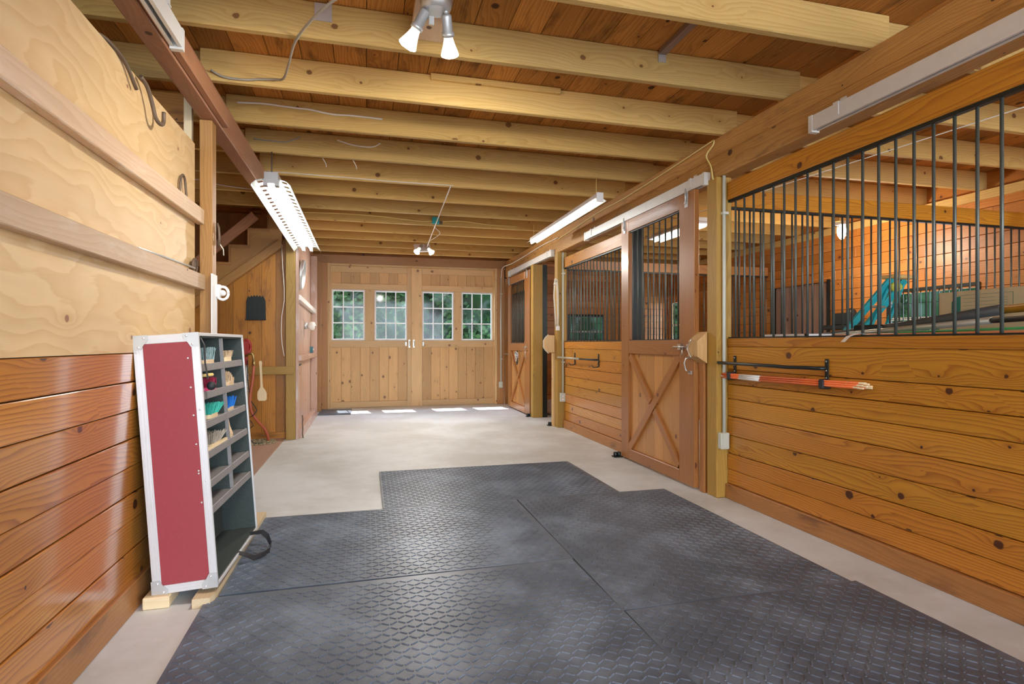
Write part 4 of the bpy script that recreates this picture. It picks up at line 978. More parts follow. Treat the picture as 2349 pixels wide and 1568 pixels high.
mb.build('disc', 'rust', rd)
ins = empty('fence_insulator', (-.93, 4.05, 1.5), 'white ring insulator on the painted edge of the brown post', 'insulator')
mb = MB(); mb.tube([(-.912 + .034 * math.cos(a), 4.04 - .0 * k, 1.545 + .042 * math.sin(a)) for k, a in enumerate([2 * math.pi * k / 20 for k in range(21)])], .009, 8); mb.box(-.949, -.925, 4.02, 4.06, 1.52, 1.60); mb.build('ring', 'white', ins)
MB().lathe([(.018, 0), (.02, .02), (0, .022)], (-.91, 4.045, 1.545), (0, -1, 0), 14).build('centre_knob', 'porc', ins)

# ================================================================== ALCOVE ITEMS
sl = empty('slate_plaque', (-1.345, 7.65, 1.5), 'dark slate plaque with a ragged top on the varnished alcove boards', 'plaque')
pts = [(-1.46, 7.64, 1.51), (-1.23, 7.64, 1.51), (-1.235, 7.64, 1.75)]
for k in range(12): pts.append((-1.25 - k * .0165, 7.64, 1.785 + (.022 if k % 2 else 0) + .014 * math.sin(k / 11 * math.pi)))
pts.append((-1.455, 7.64, 1.75))
MB().prism(pts, (0, .018, 0)).build('slab', 'slate', sl, bevel=.002)
MB().box(-1.465, -1.225, 7.615, 7.64, 1.505, 1.52).build('bottom_ledge', 'slate', sl, bevel=.003)
hy = empty('water_hydrant', (-1.40, 7.35, 0), 'red-handled yard hydrant standing in front of the alcove boards', 'hydrant')
MB().tube([(-1.40, 7.35, 0), (-1.40, 7.35, 1.02)], .019, 10).build('standpipe', 'galv', hy)
mb = MB(); n_ = 16
mb.tube([(-1.39 + .045 * math.cos(2 * math.pi * k / n_), 7.31, 1.17 + .085 * math.sin(2 * math.pi * k / n_)) for k in range(n_ + 1)], .016, 6); mb.box(-1.43, -1.36, 7.29, 7.33, 1.09, 1.24); mb.tube([(-1.40, 7.33, .96), (-1.395, 7.31, 1.1)], .022, 8)
mb.build('lever_handle', 'redpaint', hy)
mb = MB()
for k in range(14): mb.lathe([(.02, 0), (.027, .006), (.02, .012)], (-1.395, 7.35, .55 + k * .022), n=10)
mb.build('spring_guard', 'galv', hy)
mb = MB(); mb.tube([(-1.40, 7.30, 1.06), (-1.36, 7.27, 1.085), (-1.32, 7.26, 1.09), (-1.305, 7.26, 1.06), (-1.30, 7.26, .98)], .014, 8); mb.lathe([(.02, 0), (.02, .05)], (-1.30, 7.26, .95), n=10); mb.build('brass_spigot', 'brass', hy)
hs = MB().tube(curve([(-1.30, 7.26, .97), (-1.31, 7.25, .8), (-1.335, 7.24, .6), (-1.335, 7.24, .47), (-1.31, 7.25, .37), (-1.25, 7.28, .27), (-1.19, 7.32, .18), (-1.165, 7.36, .09), (-1.16, 7.40, .005)]), .0165, 10).build('water_hose', 'hose')
tag(hs, 'red rubber hose hanging from the hydrant spigot down to the gravel', 'hose')
pd = empty('bath_brush', (-1.24, 7.25, .55), 'flat wooden bath brush hanging beside the red hose', 'brush')
z0 = .53
out = [(-.035, 0), (.035, 0), (.05, .02), (.052, .08), (.045, .11), (.014, .16), (.011, .24), (.012, .40), (.017, .45), (.012, .475), (-.012, .475), (-.017, .45), (-.012, .40), (-.011, .24), (-.014, .16), (-.045, .11), (-.052, .08), (-.05, .02)]
MB().prism([(-1.225 + a + (.02 * (.475 - b) / .475), 7.235, z0 + b) for a, b in out], (0, .016, 0), grain=(0, 0, 1)).build('handle', 'newpine', pd, bevel=.003)
mb = MB()
for k in range(120):
    a, b = random.uniform(-.04, .04), random.uniform(.01, .1); mb.tube([(-1.205 + a, 7.252, z0 + b), (-1.205 + a * 1.2, 7.28, z0 + b)], .0018, 4)
mb.build('bristles', 'bristle_tan', pd)
tag(MB().tube([(-1.37, 7.25, 1.02), (-1.365, 7.24, .80), (-1.34, 7.235, .55), (-1.28, 7.225, .46), (-1.26, 7.22, .42), (-1.30, 7.225, .36), (-1.36, 7.225, .33), (-1.32, 7.23, .28), (-1.30, 7.23, .24), (-1.38, 7.235, .17), (-1.33, 7.23, .07), (-1.30, 7.23, .03), (-1.2, 7.22, .03), (-1.18, 7.22, .01)], .005, 6).build('power_cord', 'rubberblk'), 'black cord trailing down beside the hose to the gravel', 'cord')
mb = MB()
for k in range(420):
    a = random.random() * 6.28; q = math.sqrt(random.random()); s_ = random.uniform(.007, .02)
    mb.ball((-1.33 + .27 * q * math.cos(a), 7.36 + .22 * q * math.sin(a), .016 + s_ * .3), s_, 5, (1, .8, .6))
tag(mb.build('gravel', 'cream' if False else plain('pale_gravel', (.40, .34, .20), .9, var=.5, nscale=25)), 'patch of pale gravel around the hydrant at the foot of the alcove', 'gravel', kind='stuff')
tag(MB().tube([(-1.03, 7.55, 2.44), (-1.02, 7.545, 2.2), (-1.0, 7.545, 1.9), (-1.0, 7.545, 1.75), (-1.03, 7.545, 1.55), (-1.035, 7.545, 1.35), (-1.025, 7.545, 1.2), (-1.0, 7.545, 1.05)], .005, 6).build('cable', 'wirew'), 'white cable running down the alcove boards beside the yellowed post', 'cable')

# left far wall items
td = empty('tin_disc', (-.85, 8.0, 1.95), 'round tin lid hung on the whitewashed wall under the beam', 'tin lid')
mb = MB().lathe([(0, 0), (.185, .0), (.20, .01), (.20, .05), (.19, .052), (.188, .012), (0, .011)], (0, 0, 0), (1, 0, 0), 28); o = mb.build('lid_pan', 'galv', td, local=True); td.location = (-.868, 8.05, 2.14); td.rotation_euler = (0, R(6), 0)
bl = empty('wall_lamp', (-.86, 8.5, 1.45), 'bare bulb in a white porcelain socket on the whitewashed wall', 'lamp')
MB().lathe([(0, 0), (.05, .0), (.055, .015), (.045, .04), (.03, .05)], (-.872, 8.62, 1.47), (1, 0, 0), 18).build('socket_base', 'galv', bl)
MB().lathe([(.02, .0), (.045, .012), (.062, .045), (.062, .09), (.045, .10), (.02, .102)], (-.825, 8.62, 1.47), (.9, 0, -.1), 20).build('porcelain_shade', 'porc', bl)
MB().ball((-.73, 8.62, 1.465), .024, 12).build('bulb', 'chrome', bl)
MB().tube([(-.87, 8.95, 2.55), (-.865, 9.1, 2.3), (-.865, 9.0, 1.9), (-.86, 9.2, 1.5), (-.865, 9.25, 1.2)], .006, 6)
tag(MB().tube([(-.885, 9.55, 2.62), (-.88, 9.5, 2.35), (-.885, 9.47, 2.1), (-.88, 9.55, 1.8), (-.885, 9.6, 1.5), (-.88, 9.5, 1.22), (-.885, 9.5, 1.16)], .008, 6).build('cable', 'wirey'), 'yellow cable dropping down the red-brown recess to the blue box', 'cable')
eb = empty('junction_box', (-.88, 9.55, 1.05), 'blue plastic junction box in the red-brown recess', 'junction box')
MB().box(-.90, -.83, 9.46, 9.56, 1.06, 1.16).build('box_body', plain('blue_plastic', (.04, .16, .20), .5), eb, bevel=.006); MB().lathe([(.018, 0), (.02, .01), (0, .012)], (-.83, 9.51, 1.11), (1, 0, 0), 12).build('knob', 'white', eb)
lt = empty('barrel_latch', (-.80, 7.75, .93), 'black barrel latch under the lower ledge of the whitewashed wall', 'latch'); MB().box(-.87, -.852, 7.66, 7.82, .915, .955).build('plate', 'black', lt); MB().tube([(-.84, 7.62, .935), (-.84, 7.85, .935)], .012, 8).build('bolt', 'black', lt)
tag(MB().tube([(-.792, 7.6, .30), (-.785, 7.59, .25), (-.79, 7.6, .2), (-.785, 7.59, .12), (-.79, 7.6, .06), (-.78, 7.58, .012)], .008, 6).build('chain', 'rust'), 'short dark chain hanging at the foot of the whitewashed wall edge', 'chain')

# ================================================================== LIGHTS (lamps of the place)
def tube_light(name, mb_pts, r): return MB().tube(mb_pts, r, 12).build(name, 'tube', None)
# left: two-tube fixture with reflector
f1 = empty('fluorescent_lamp', (0, 0, 0), 'white two-tube fluorescent lamp with a wide slotted reflector, hung left of centre', 'lamp', 'fluorescent lamps')
L1 = 2.42
MB().box(-.055, .055, 0, L1, .0, .06, 1).build('housing', 'galv', f1, local=True, bevel=.004)
MB().box(-.055, .055, -.004, .0, -.035, .06).build('end_cap', 'galv', f1, local=True)
prof = [(-.055, .0), (-.075, .0), (-.12, -.012), (-.155, -.045), (-.16, -.06)]
for sgn in (-1, 1):
    mb = MB(); pr = [(sgn * abs(a), b) for a, b in prof]
    seg = 22
    for i in range(seg):
        ya, yb = L1 * i / seg, L1 * (i + 1) / seg
        for k, ((a, b), (c, d)) in enumerate(zip(pr[:-1], pr[1:])):
            if k == 1:
                # ventilation slot: leave a gap in the shoulder of each section
                m1, m2 = ya + (yb - ya) * .35, yb - (yb - ya) * .25
                for u0, u1 in ((ya, m1), (m2, yb)):
                    q = [(a, u0, b), (c, u0, d), (c, u1, d), (a, u1, b)]; mb.poly(q if sgn > 0 else q[::-1], [(0, 0)] * 4, (0, 0))
            else:
                q = [(a, ya, b), (c, ya, d), (c, yb, d), (a, yb, b)]; mb.poly(q if sgn > 0 else q[::-1], [(0, 0)] * 4, (0, 0))
    o = mb.build('reflector', 'refl', f1, local=True); sm = o.modifiers.new('thick', 'SOLIDIFY'); sm.thickness = .0015
for sx_ in (-.045, .045):
    tb = MB().tube([(sx_, .05, -.035), (sx_, L1 - .05, -.035)], .017, 12).build('fluorescent_tube', 'tube', f1, local=True)
    mb = MB(); mb.box(sx_ - .016, sx_ + .016, .0, .05, -.055, 0); mb.box(sx_ - .016, sx_ + .016, L1 - .05, L1, -.055, 0); mb.build('tube_holder', 'galv', tb, local=True)
f1.location = (-.78, 5.10, 2.60); f1.rotation_euler = (R(-4.2), 0, R(-1.5))
tag(MB().tube([(-.78, 5.13, 2.66), (-.782, 5.15, 2.74), (-.785, 5.17, 2.852)], .006, 6).build('chain', 'rust'), 'short dark chain holding the near end of the reflector lamp', 'chain')
# right: single tube strip
f2 = empty('fluorescent_lamp', (2.2, 6.3, 2.6), 'slim single-tube fluorescent strip hung beside the right beam', 'lamp', 'fluorescent lamps')
a_, b_p = Vector((2.21, 5.12, 2.66)), Vector((2.24, 7.55, 2.66))
MB().beam(a_, b_p, .06, .05).build('housing', 'white', f2, bevel=.003)
MB().box(2.175, 2.245, 5.105, 5.12, 2.60, 2.69).build('end_cap', 'white', f2)
MB().tube([a_ + Vector((-.012, .03, -.045)), b_p + Vector((-.012, -.03, -.045))], .017, 12).build('fluorescent_tube', 'tube', f2)
mb = MB()
for sgn in (-1, 1):
    q = [a_ + Vector((sgn * .03, 0, -.02)), a_ + Vector((sgn * .075, 0, -.045)), b_p + Vector((sgn * .075, 0, -.045)), b_p + Vector((sgn * .03, 0, -.02))]; mb.poly(q, [(0, 0)] * 4, (0, 0))
o = mb.build('reflector', 'refl', f2); o.modifiers.new('thick', 'SOLIDIFY').thickness = .0015
MB().tube([(2.21, 5.2, 2.685), (2.215, 5.21, 2.852)], .004, 6).build('hanging_cord', 'wirey', f2)
MB().tube([(2.24, 7.45, 2.685), (2.24, 7.46, 2.852)], .004, 6).build('hanging_cord', 'wirey', f2)

def bulb_at(parent, base, tip, L=.13, rad=.047, soc=.032, sl=.10, power=42, smat='galv'):
    base = Vector(base); d = (Vector(tip) - base).normalized()
    s_ = MB().lathe([(soc * .55, 0), (soc * .8, .006), (soc * .8, sl - .02), (soc, sl - .018), (soc, sl)], base, d, 16).build('lamp_socket', smat, parent)
    MB().tube([base - d * .02, base], .012, 8).build('swivel_stem', smat, s_)
    q = base + d * (sl - .01)
    MB().lathe([(soc * .7, 0), (soc * .75, .02), (soc * .95, .045), (rad * .95, .085), (rad, .095)], q, d, 20).build('bulb_neck', 'bulbglass', parent)
    MB().lathe([(rad, .095), (rad * .93, .103), (rad * .6, .110), (0.001, .112)], q, d, 20).build('bulb_face', 'bulb', parent)
    ld = bpy.data.lights.new('bulb_light', 'SPOT'); lo = bpy.data.objects.new('bulb_light', ld); COL.objects.link(lo); ld.energy = power; ld.color = (1, .95, .88); ld.shadow_soft_size = .05; ld.spot_size = R(160); ld.spot_blend = .8
    pos = q + d * .13; lo.location = pos - wloc(parent); lo.rotation_euler = d.to_track_quat('-Z', 'Y').to_euler(); lo.parent = parent
sp1 = empty('spotlight', (.33, 2.95, 2.85), 'twin silver spotlight with two lit bulbs under the near joists', 'spotlight', 'twin spotlights')
MB().box(.235, .415, 2.62, 3.17, 2.91, 2.95, 1).build('mount_board', 'batten', sp1, bevel=.003)
MB().lathe([(0, 0), (.055, .0), (.075, .02), (.08, .045)], (.335, 2.80, 2.865), (0, 0, 1), 22).build('canopy', 'galv', sp1)
MB().box(.30, .325, 2.80, 2.81, 2.80, 2.84).build('pull_tab', 'galv', sp1)
bulb_at(sp1, (.285, 2.80, 2.865), (.22, 2.85, 2.75), power=20); bulb_at(sp1, (.385, 2.80, 2.86), (.415, 2.90, 2.74), power=20)
sp2 = empty('spotlight', (.88, 9.0, 2.8), 'far twin spotlight on a tilted white plate, pulled by a white rod', 'spotlight', 'twin spotlights')
MB().beam((.735, 9.02, 2.72), (.99, 9.02, 2.74), .02, .24, up=(0, .75, .6)).build('mount_plate', 'white', sp2, bevel=.003)
bulb_at(sp2, (.845, 8.93, 2.76), (.76, 8.86, 2.64), sl=.085); bulb_at(sp2, (.90, 8.93, 2.76), (.985, 8.86, 2.64), sl=.085)
tag(MB().tube([(.845, 5.83, 2.845), (.92, 8.9, 2.73)], .007, 6).build('pull_rod', 'wirew'), 'thin white rod running from a joist down to the far spotlight', 'rod')
# jar lamp in the stall
jl = empty('jar_lamp', (5.05, 5.0, 2.5), 'lit jar lamp with a wire guard, seen through the stall bars', 'lamp')
JX, JYY, JZ = 5.55, 5.57, 2.62
MB().box(JX - .05, JX + .05, JYY - .05, JYY + .05, JZ + .02, JZ + .06).build('junction_base', 'galv', jl)
MB().box(JX - .07, JX + .07, JYY - .03, JYY + .03, JZ + .06, 3.049).build('mount_block', 'joist', jl)
g_ = MB().lathe([(.03, .02), (.04, .0), (.045, -.05), (.04, -.10), (.02, -.13), (0, -.135)], (JX, JYY, JZ), n=16).build('jar_glass', 'jelly', jl)
mb = MB()
for k in range(6):
    a = math.pi * k / 3; mb.tube([(JX + r_ * math.cos(a), JYY + r_ * math.sin(a), JZ + z) for r_, z in ((.05, .02), (.055, -.04), (.05, -.10), (.02, -.145), (0, -.15))], .0025, 5)
mb.build('wire_guard', 'galv', jl)
ld = bpy.data.lights.new('jar_light', 'POINT'); lo = bpy.data.objects.new('jar_light', ld); COL.objects.link(lo); ld.energy = 15; ld.color = (1, .84, .66); ld.shadow_soft_size = .07; lo.parent = jl; lo.location = Vector((JX, JYY, JZ - .22)) - wloc(jl)
# far stall strip lamp
f3 = empty('fluorescent_lamp', (4.4, 6.9, 2.7), 'short white reflector lamp high in the middle stall', 'lamp', 'fluorescent lamps')
MB().box(4.0, 4.15, 6.2, 7.4, 2.74, 2.79, 1).build('housing', 'white', f3, bevel=.004); MB().box(3.93, 4.22, 6.2, 7.4, 2.71, 2.735, 1).build('reflector', 'white', f3, bevel=.004)
for x_ in (4.03, 4.12): MB().tube([(x_, 6.24, 2.69), (x_, 7.36, 2.69)], .017, 10).build('fluorescent_tube', 'tube', f3)

# ================================================================== CABLES
def cable(pts, r, mat, label): return tag(MB().tube(curve(pts), r, 6).build('cable', mat), label, 'cable', 'loose cables on the ceiling')
def jz(k): return JY[k] - .032
cable([(.16, 2.62, 2.90), (.05, 2.66, 2.885), (-.12, 2.75, 2.84), (-.25, 2.95, 2.838), (-.37, 3.22, 2.842), (-.44, 3.5, 2.842), (-.50, 3.74, 2.862), (-.56, jz(2) - .02, 2.885), (-.65, jz(2) - .008, 2.88), (-.74, jz(2) - .006, 2.868), (-.86, jz(2) - .006, 2.872), (-.93, jz(2) - .02, 2.9)], .007, 'wireg', 'grey cable looping from the twin spotlight to the left beam')
cable([(-.92, jz(3), 2.985), (-.75, jz(3), 2.995), (-.62, jz(3), 2.99), (-.5, jz(3), 2.985), (-.42, jz(3), 2.985), (-.25, jz(3), 2.965), (-.1, jz(3), 2.97), (.12, jz(3), 2.965)], .0075, 'wirew', 'short white cable stapled along the fourth joist')
cable([(-.93, jz(4), 2.95), (-.75, jz(4), 2.945), (-.66, jz(4), 2.95), (-.55, jz(4) - .01, 3.0)], .006, 'wireg', 'grey cable stub on the fifth joist near the left beam')
cable([(-.25, jz(4), 3.0), (-.1, jz(4) - .005, 2.965), (.05, jz(4) - .01, 2.965), (.12, jz(4) - .02, 3.0)], .006, 'wirew', 'short bent cable on the fifth joist')
for k_, (xx, lab) in enumerate(((-.38, 'left bent nail-like wire under the fifth joist'), (-.12, 'right bent wire under the fifth joist'))):
    tag(MB().tube([(xx, JY[4] + .03, 2.86), (xx + .03, JY[4] + .05, 2.81), (xx + .035, JY[4] + .06, 2.785)], .004, 5).build('bent_wire', 'rope'), lab, 'wire', 'bent wires')
cable([(-.93, jz(5) , 2.872), (-.3, jz(5), 2.868), (.3, jz(5), 2.86), (.75, jz(5), 2.862), (.88, jz(5), 2.86)], .005, 'wirew', 'thin white cable along the sixth joist to the pull rod')
cable([(-.93, jz(8), 2.93), (-.4, jz(8), 2.945), (.2, jz(8), 2.935), (.7, jz(8), 2.90), (.9, jz(8), 2.91)], .008, 'wirey', 'yellow cable along the ceiling to the blue junction box, left half')
cable([(1.0, jz(8), 2.91), (1.3, jz(8), 2.93), (1.7, jz(8), 2.90), (2.1, jz(8), 2.895)], .008, 'wirey', 'yellow cable right of the blue ceiling junction box')
cable([(.87, jz(8) - .01, 2.88), (.95, 8.0, 2.845), (1.05, 8.3, 2.84), (1.02, 8.6, 2.83), (.93, 8.85, 2.80)], .005, 'wirew', 'curved white cable feeding the far spotlight')
bb = empty('junction_box', (.93, jz(8), 2.87), 'blue junction box on a joist above the aisle', 'junction box'); MB().box(.88, .975, jz(8) - .05, jz(8) + .006, 2.868, 2.96).build('box_body', 'teal', bb, bevel=.004); MB().box(.98, 1.02, jz(8) - .03, jz(8) + .006, 2.87, 2.91).build('clamp', 'rust', bb)
cable([(-2.0, jz(6), 2.93), (-1.65, jz(6), 2.92), (-1.5, jz(6), 2.885), (-1.2, jz(6), 2.86), (-1.04, jz(6), 2.862)], .006, 'wirew', 'white cable on a joist left of the beam, above the staircase')
XB = 2.674
cable([(2.72, 3.95, 2.51), (XB - .012, 3.92, 2.52), (XB - .012, 3.935, 2.57), (XB, 3.97, 2.64), (XB, 4.03, 2.74), (XB + .012, 3.96, 2.80), (XB + .012, 3.95, 2.832), (XB + .015, 4.05, 2.835), (XB + .018, 4.9, 2.80), (XB + .018, 5.6, 2.78), (XB + .018, 6.3, 2.785), (XB + .015, 7.1, 2.745), (XB + .01, 7.7, 2.72)], .0075, 'wirey', 'yellow cable stapled along the brown beam, bending down at the near post')
cable([(XB + .012, 7.72, 2.745), (XB + .012, 8.5, 2.76), (XB + .01, 9.6, 2.74), (XB, 10.4, 2.73), (2.62, 10.78, 2.72), (2.60, 10.86, 2.66), (2.585, 10.87, 2.5)], .009, 'wirew', 'white cable along the far end of the brown beam to the back conduit')
# hangers (small galvanised joist plates)
tag(MB().box(-.27, -.18, JY[1] - .03, JY[1] - .026, 2.945, 3.04).build('metal_plate', 'galv'), 'small galvanised plate on the second joist, left of the spotlight', 'metal plate', 'galvanised plates on the joists')
ph = empty('metal_plate', (1.78, JY[1] - .03, 2.96), 'galvanised bracket with a wood strip on the second joist, right side', 'metal plate', 'galvanised plates on the joists')
MB().box(1.765, 1.815, JY[1] - .036, JY[1] - .026, 2.975, 3.035).build('bracket', 'galv', ph); MB().box(1.765, 1.815, JY[0] + .03, JY[1] - .037, 3.02, 3.048, 1).build('wood_strip', 'barnboard', ph)
tag(MB().box(.42, 1.35, JY[2] - .055, JY[2] - .027, 3.005, 3.045, 0).build('wood_strip', 'joist', bevel=.003), 'thin wood strip nailed along the top of the third joist', 'wood strip')

# ================================================================== STORED THINGS IN THE NEAR STALL
cr_ = empty('storage_crate', (3.6, 2.7, 0), 'low wooden crate inside the near stall holding up the stored poles', 'crate')
mb = MB()
for k in range(6): mb.box(2.95, 4.5, 1.7, 3.75, k * .2 + .01, k * .2 + .19, 1)
mb.build('slatted_body', 'barnboard', cr_)
bx_ = empty('carton', (0, 0, 0), 'long buff storage carton with green print behind the near bars', 'carton')
BL, BH, BD = 1.33, .375, .3
MB().box(0, BD, 0, BL, 0, BH).build('carton_body', 'cardboard', bx_, local=True, bevel=.003)
mb = MB(); lm = -.0012; H0 = BH - .155
mb.prism([(lm, BL - .09, H0), (lm, BL - .15, H0), (lm, BL - .15, H0 + .12), (lm, BL - .12, H0 + .115), (lm, BL - .09, H0 + .085)], (.001, 0, 0)); mb.build('green_panel', 'greenink', bx_, local=True)
mb = MB()
for k in range(5): mb.box(lm, 0, BL - .37, BL - .165, H0 + .005 + k * .024, H0 + .0065 + k * .024)
for k in range(5): mb.box(lm, 0, BL - .44, BL - .385, H0 + .03 + k * .016, H0 + .032 + k * .016)
mb.box(lm, 0, BL - .47, BL - .13, H0 + .124, H0 + .1255); mb.box(lm, 0, BL - .4715, BL - .47, H0, H0 + .1255); mb.build('printed_lines', 'greenink', bx_, local=True)
cu = bpy.data.curves.new('contents_text', 'FONT'); cu.body = 'CONTENTS'; cu.size = .022; cu.extrude = .0004; cu.align_x = 'CENTER'; cu.align_y = 'CENTER'
to = bpy.data.objects.new('t', cu); COL.objects.link(to); bpy.context.view_layer.update()
tm = bpy.data.meshes.new_from_object(to.evaluated_get(bpy.context.evaluated_depsgraph_get())); bpy.data.objects.remove(to)
tm.materials.clear(); tm.materials.append(M['cardboard']); to = bpy.data.objects.new('lettering', tm); COL.objects.link(to); to.parent = bx_
to.matrix_local = Matrix.Translation((lm - .001, BL - .118, H0 + .055)) @ Matrix(((0, 0, -1), (0, 1, 0), (1, 0, 0))).to_4x4()
bx_.location = (3.9, 1.75, 1.195)
def rod(name, pts, r, mat, label, cat, grp=None): return tag(MB().tube(pts, r, 12).build(name, mat), label, cat, grp)
tp = empty('telescopic_pole', (3.4, 2.8, 1.3), 'dark telescopic pole with a yellow end lying in front of the carton', 'pole')
MB().tube([(3.40, 3.62, 1.275), (3.40, 2.9, 1.335), (3.40, 2.33, 1.405)], [.018, .026, .030], 12).build('dark_sleeve', 'darkpipe', tp); MB().tube([(3.40, 2.36, 1.402), (3.40, 1.5, 1.44)], .023, 12).build('yellow_shaft', 'yellow', tp)
MB().box(3.36, 3.44, 3.05, 3.28, 1.285, 1.345).build('clamp_block', 'black', tp, bevel=.01)
rod('metal_pole', [(3.27, 3.5, 1.262), (3.26, 2.9, 1.30), (3.25, 2.28, 1.34)], .018, 'alupipe', 'dull aluminium pole under the dark telescopic pole', 'pole')
rod('metal_pole', [(3.249, 2.275, 1.34), (3.24, 1.6, 1.36)], .015, 'darkpipe', 'thin black handle lying under the yellow pole end', 'pole')
rod('plastic_rod', [(2.90, 2.52, 1.278), (2.86, 1.3, 1.296)], .006, 'green', 'bright green rod lying along the sill of the near grille', 'rod', 'thin rods on the sill')
rod('plastic_rod', [(2.895, 2.98, 1.268), (2.86, 1.3, 1.272)], .0055, 'salmon', 'salmon coloured rod lying along the sill of the near grille', 'rod', 'thin rods on the sill')
tag(MB().tube([(3.6, 3.55, 1.23), (3.55, 3.3, 1.275), (3.5, 3.05, 1.235)], [.03, .06, .03], 10).build('rolled_cloth', 'darkpipe'), 'dark rolled cloth bundle beside the poles in the near stall', 'bundle')
tag(MB().box(3.32, 3.75, 1.75, 2.6, 1.212, 1.262).build('folded_tarp', 'blue', bevel=.015), 'folded blue tarp under the yellow pole end', 'tarp')
tag(MB().box(3.10, 3.25, 2.62, 2.95, 1.212, 1.245).build('green_cloth', 'green', bevel=.012), 'scrap of green cloth under the aluminium pole', 'cloth')
mb = ribbon(MB(), [(2.80, 2.64, 1.268), (2.765, 2.67, 1.275), (2.735, 2.70, 1.258), (2.725, 2.73, 1.225)], .045, (.3, 1, 0), .001)
tag(mb.build('paper_tag', 'paper'), 'small curled white paper tag on the sill of the near grille', 'tag')
tr_ = empty('plastic_tray', (2.95, 3.6, 1.2), 'shallow white tray on the sill behind the near bars, close to the post', 'tray')
mb = MB(); X0, X1, Y0, Y1, Z0 = 3.02, 3.30, 3.35, 3.80, 1.235
mb.box(X0, X1, Y0, Y1, Z0, Z0 + .006); mb.box(X0, X0 + .008, Y0, Y1, Z0, Z0 + .05); mb.box(X1 - .008, X1, Y0, Y1, Z0, Z0 + .05); mb.box(X0, X1, Y0, Y0 + .008, Z0, Z0 + .05); mb.box(X0, X1, Y1 - .008, Y1, Z0, Z0 + .05)
mb.build('tray_shell', 'white', tr_)
# striped jump pole leaning on the outer wall
jp = empty('jump_pole', (6.0, 4.0, 0), 'black and white striped pole leaning on the outer stall wall', 'pole')
A_, B_ = Vector((5.0, 3.55, .0)), Vector((6.1, 3.72, 2.6))
for k in range(9):
    MB().tube([A_.lerp(B_, k / 9), A_.lerp(B_, (k + 1) / 9)], .04, 12).build('stripe', 'white' if k % 2 else 'black', jp)
tag(MB().ball((5.62, 3.5, 2.12), .05, 10, (.7, .7, 1.6)).build('yellow_float', 'lime'), 'yellow-green oval float hanging beside the striped pole', 'float')
# ladder in the middle stall
lad = empty('step_ladder', (4.3, 4.6, 0), 'teal fibreglass ladder leaning behind the first stall partition', 'ladder')
T0, T1 = Vector((4.92, 4.35, 1.84)), Vector((3.78, 5.15, .0)); T2, T3 = Vector((5.14, 4.40, 1.84)), Vector((4.18, 5.30, .0))
for p_, q_ in ((T0, T1), (T2, T3)): MB().beam(p_, q_, .075, .03, up=(0, 1, .3)).build('side_rail', 'teal', lad, bevel=.004)
for k in range(1, 7):
    f_ = k / 7; p_ = T0.lerp(T1, f_); q_ = T2.lerp(T3, f_); MB().beam(p_, q_, .075, .022).build('step', 'alupipe', lad, bevel=.002)
MB().beam(T0 + Vector((-.05, 0, .02)), T2 + Vector((.05, 0, .02)), .16, .035).build('top_cap', 'cream', lad, bevel=.006)
for p_, q_ in ((T0, Vector((4.35, 4.75, 0))), (T2, Vector((4.72, 4.85, 0)))): MB().beam(p_, q_, .03, .025, up=(0, 1, .3)).build('rear_leg', 'teal', lad)
tag(MB().ball((4.95, 4.33, 1.76), .06, 10, (1.2, .6, .8)).build('cloth_rag', 'lime'), 'crumpled yellow-green rag on the top of the teal ladder', 'rag')
mb = MB(); mb.box(6.1, XE, 5.95, 6.5, 1.40, 1.46); mb.box(6.15, XE, 6.05, 6.35, 1.46, 1.62); mb.ball((6.28, 6.15, 1.62), .07, 8)
tag(mb.build('feed_scoop', 'black', bevel=.01), 'dark metal bracket with a small bin on the stall wall left of the ladder', 'bracket')
rod('string_line', [(2.83, 8.0, 2.42), (6.3, 2.2, 2.62)], .003, 'wirew', 'thin white line strung across the stalls under the joists', 'line') if False else None
tag(MB().tube([(3.0, 7.8, 2.56), (4.4, 1.6, 2.80)], .004, 6).build('strung_wire', 'wirew'), 'thin pale wire strung under the joists above the stalls', 'wire')

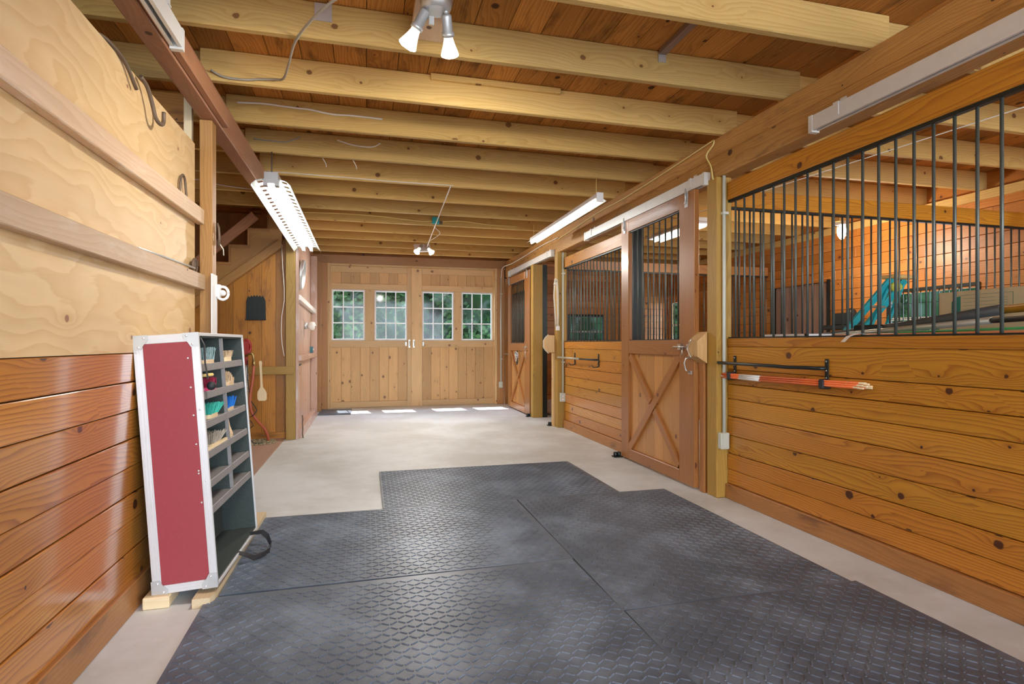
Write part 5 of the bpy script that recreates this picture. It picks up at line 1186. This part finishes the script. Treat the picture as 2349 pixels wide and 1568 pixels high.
# ================================================================== TREES
def leaf_mesh(n, rx, ry, rz, ls):
    mb = MB()
    for c in range(70):
        a = random.random() * 6.28; q = random.random() ** .5; zc = random.uniform(-1, 1); k = (1 - abs(zc) ** 4) ** .5 * q if zc > 0 else q
        c0 = (rx * k * math.cos(a), ry * k * math.sin(a), rz * zc); sr = random.uniform(.5, 1.0) * rx * .42; sh = random.random()
        for i in range(n // 70):
            d = Vector((random.gauss(0, 1), random.gauss(0, 1), random.gauss(0, .7))).normalized() * sr * random.uniform(.6, 1)
            p = Vector(c0) + d; u = Vector((random.gauss(0, 1), random.gauss(0, 1), random.gauss(0, .5))).normalized() * ls * random.uniform(.6, 1.3); v = u.cross(Vector((random.gauss(0, 1), random.gauss(0, 1), random.gauss(0, 1)))).normalized() * ls * .5
            r_ = min(1, max(0, sh * .6 + random.random() * .4)); mb.poly([p - u, p - v, p + u, p + v], [(0, 0)] * 4, (r_, r_))
    cores = [(.0, .0, .0, .78), (.45, .2, .3, .55), (-.5, -.1, .3, .55), (.5, -.1, -.4, .6), (-.5, .2, -.45, .6), (0, 0, .6, .55), (0, 0, -.7, .75), (.5, 0, -.75, .5), (-.5, 0, -.75, .5)]  # solid dark cores added inside the crown to block bright sky
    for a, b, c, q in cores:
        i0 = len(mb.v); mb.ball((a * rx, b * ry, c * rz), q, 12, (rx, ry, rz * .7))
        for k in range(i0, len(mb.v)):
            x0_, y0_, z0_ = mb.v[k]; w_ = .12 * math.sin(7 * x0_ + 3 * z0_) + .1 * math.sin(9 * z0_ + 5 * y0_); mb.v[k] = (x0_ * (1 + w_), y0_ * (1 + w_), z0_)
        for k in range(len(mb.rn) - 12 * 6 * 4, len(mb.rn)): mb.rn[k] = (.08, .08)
    return mb
protos = []
for k in range(2):
    t_ = bpy.data.objects.new('shade_tree', None); COL.objects.link(t_)
    f_ = leaf_mesh(14000, 2.05, 1.5, 2.75, .11).build('foliage', 'leaf', t_, local=True); f_.location = (0, 0, 2.75)
    mb = MB(); mb.tube([(0, 0, -.13), (.05, 0, 1), (-.05, .05, 2.5), (.1, 0, 4)], [.16, .13, .1, .05], 10); mb.build('trunk', 'trunk', t_, local=True)
    protos.append(t_)
spots = [(-4.6, 17.0, 'leftmost of the row behind the back doors'), (-.2, 17.4, 'seen through the left back door windows'), (4.2, 16.9, 'seen through the right back door windows'), (8.7, 17.2, 'behind the small stall window in the back wall'),
         (-2.4, 20.8, 'in the second row behind the leftmost door window'), (2.0, 21.0, 'in the second row behind the middle of the back doors'), (6.5, 20.7, 'in the second row behind the rightmost door window'),
         (13.6, 13.6, 'outside the tall far stall window'), (12.6, 5.0, 'outside the side stall window nearest the camera'), (13.4, 9.3, 'outside the weathered side door')]
for i, (x_, y_, w_) in enumerate(spots):
    o = protos[i] if i < 2 else clone(protos[i % 2])
    o.location = (x_, y_, 0); o.rotation_euler.z = (i % 2) * math.pi; o.scale = (.95, .92, 1 + .1 * (i % 3))
    tag(o, 'leafy green tree outdoors, ' + w_, 'tree', 'trees outside the barn')
bpy.context.view_layer.update()
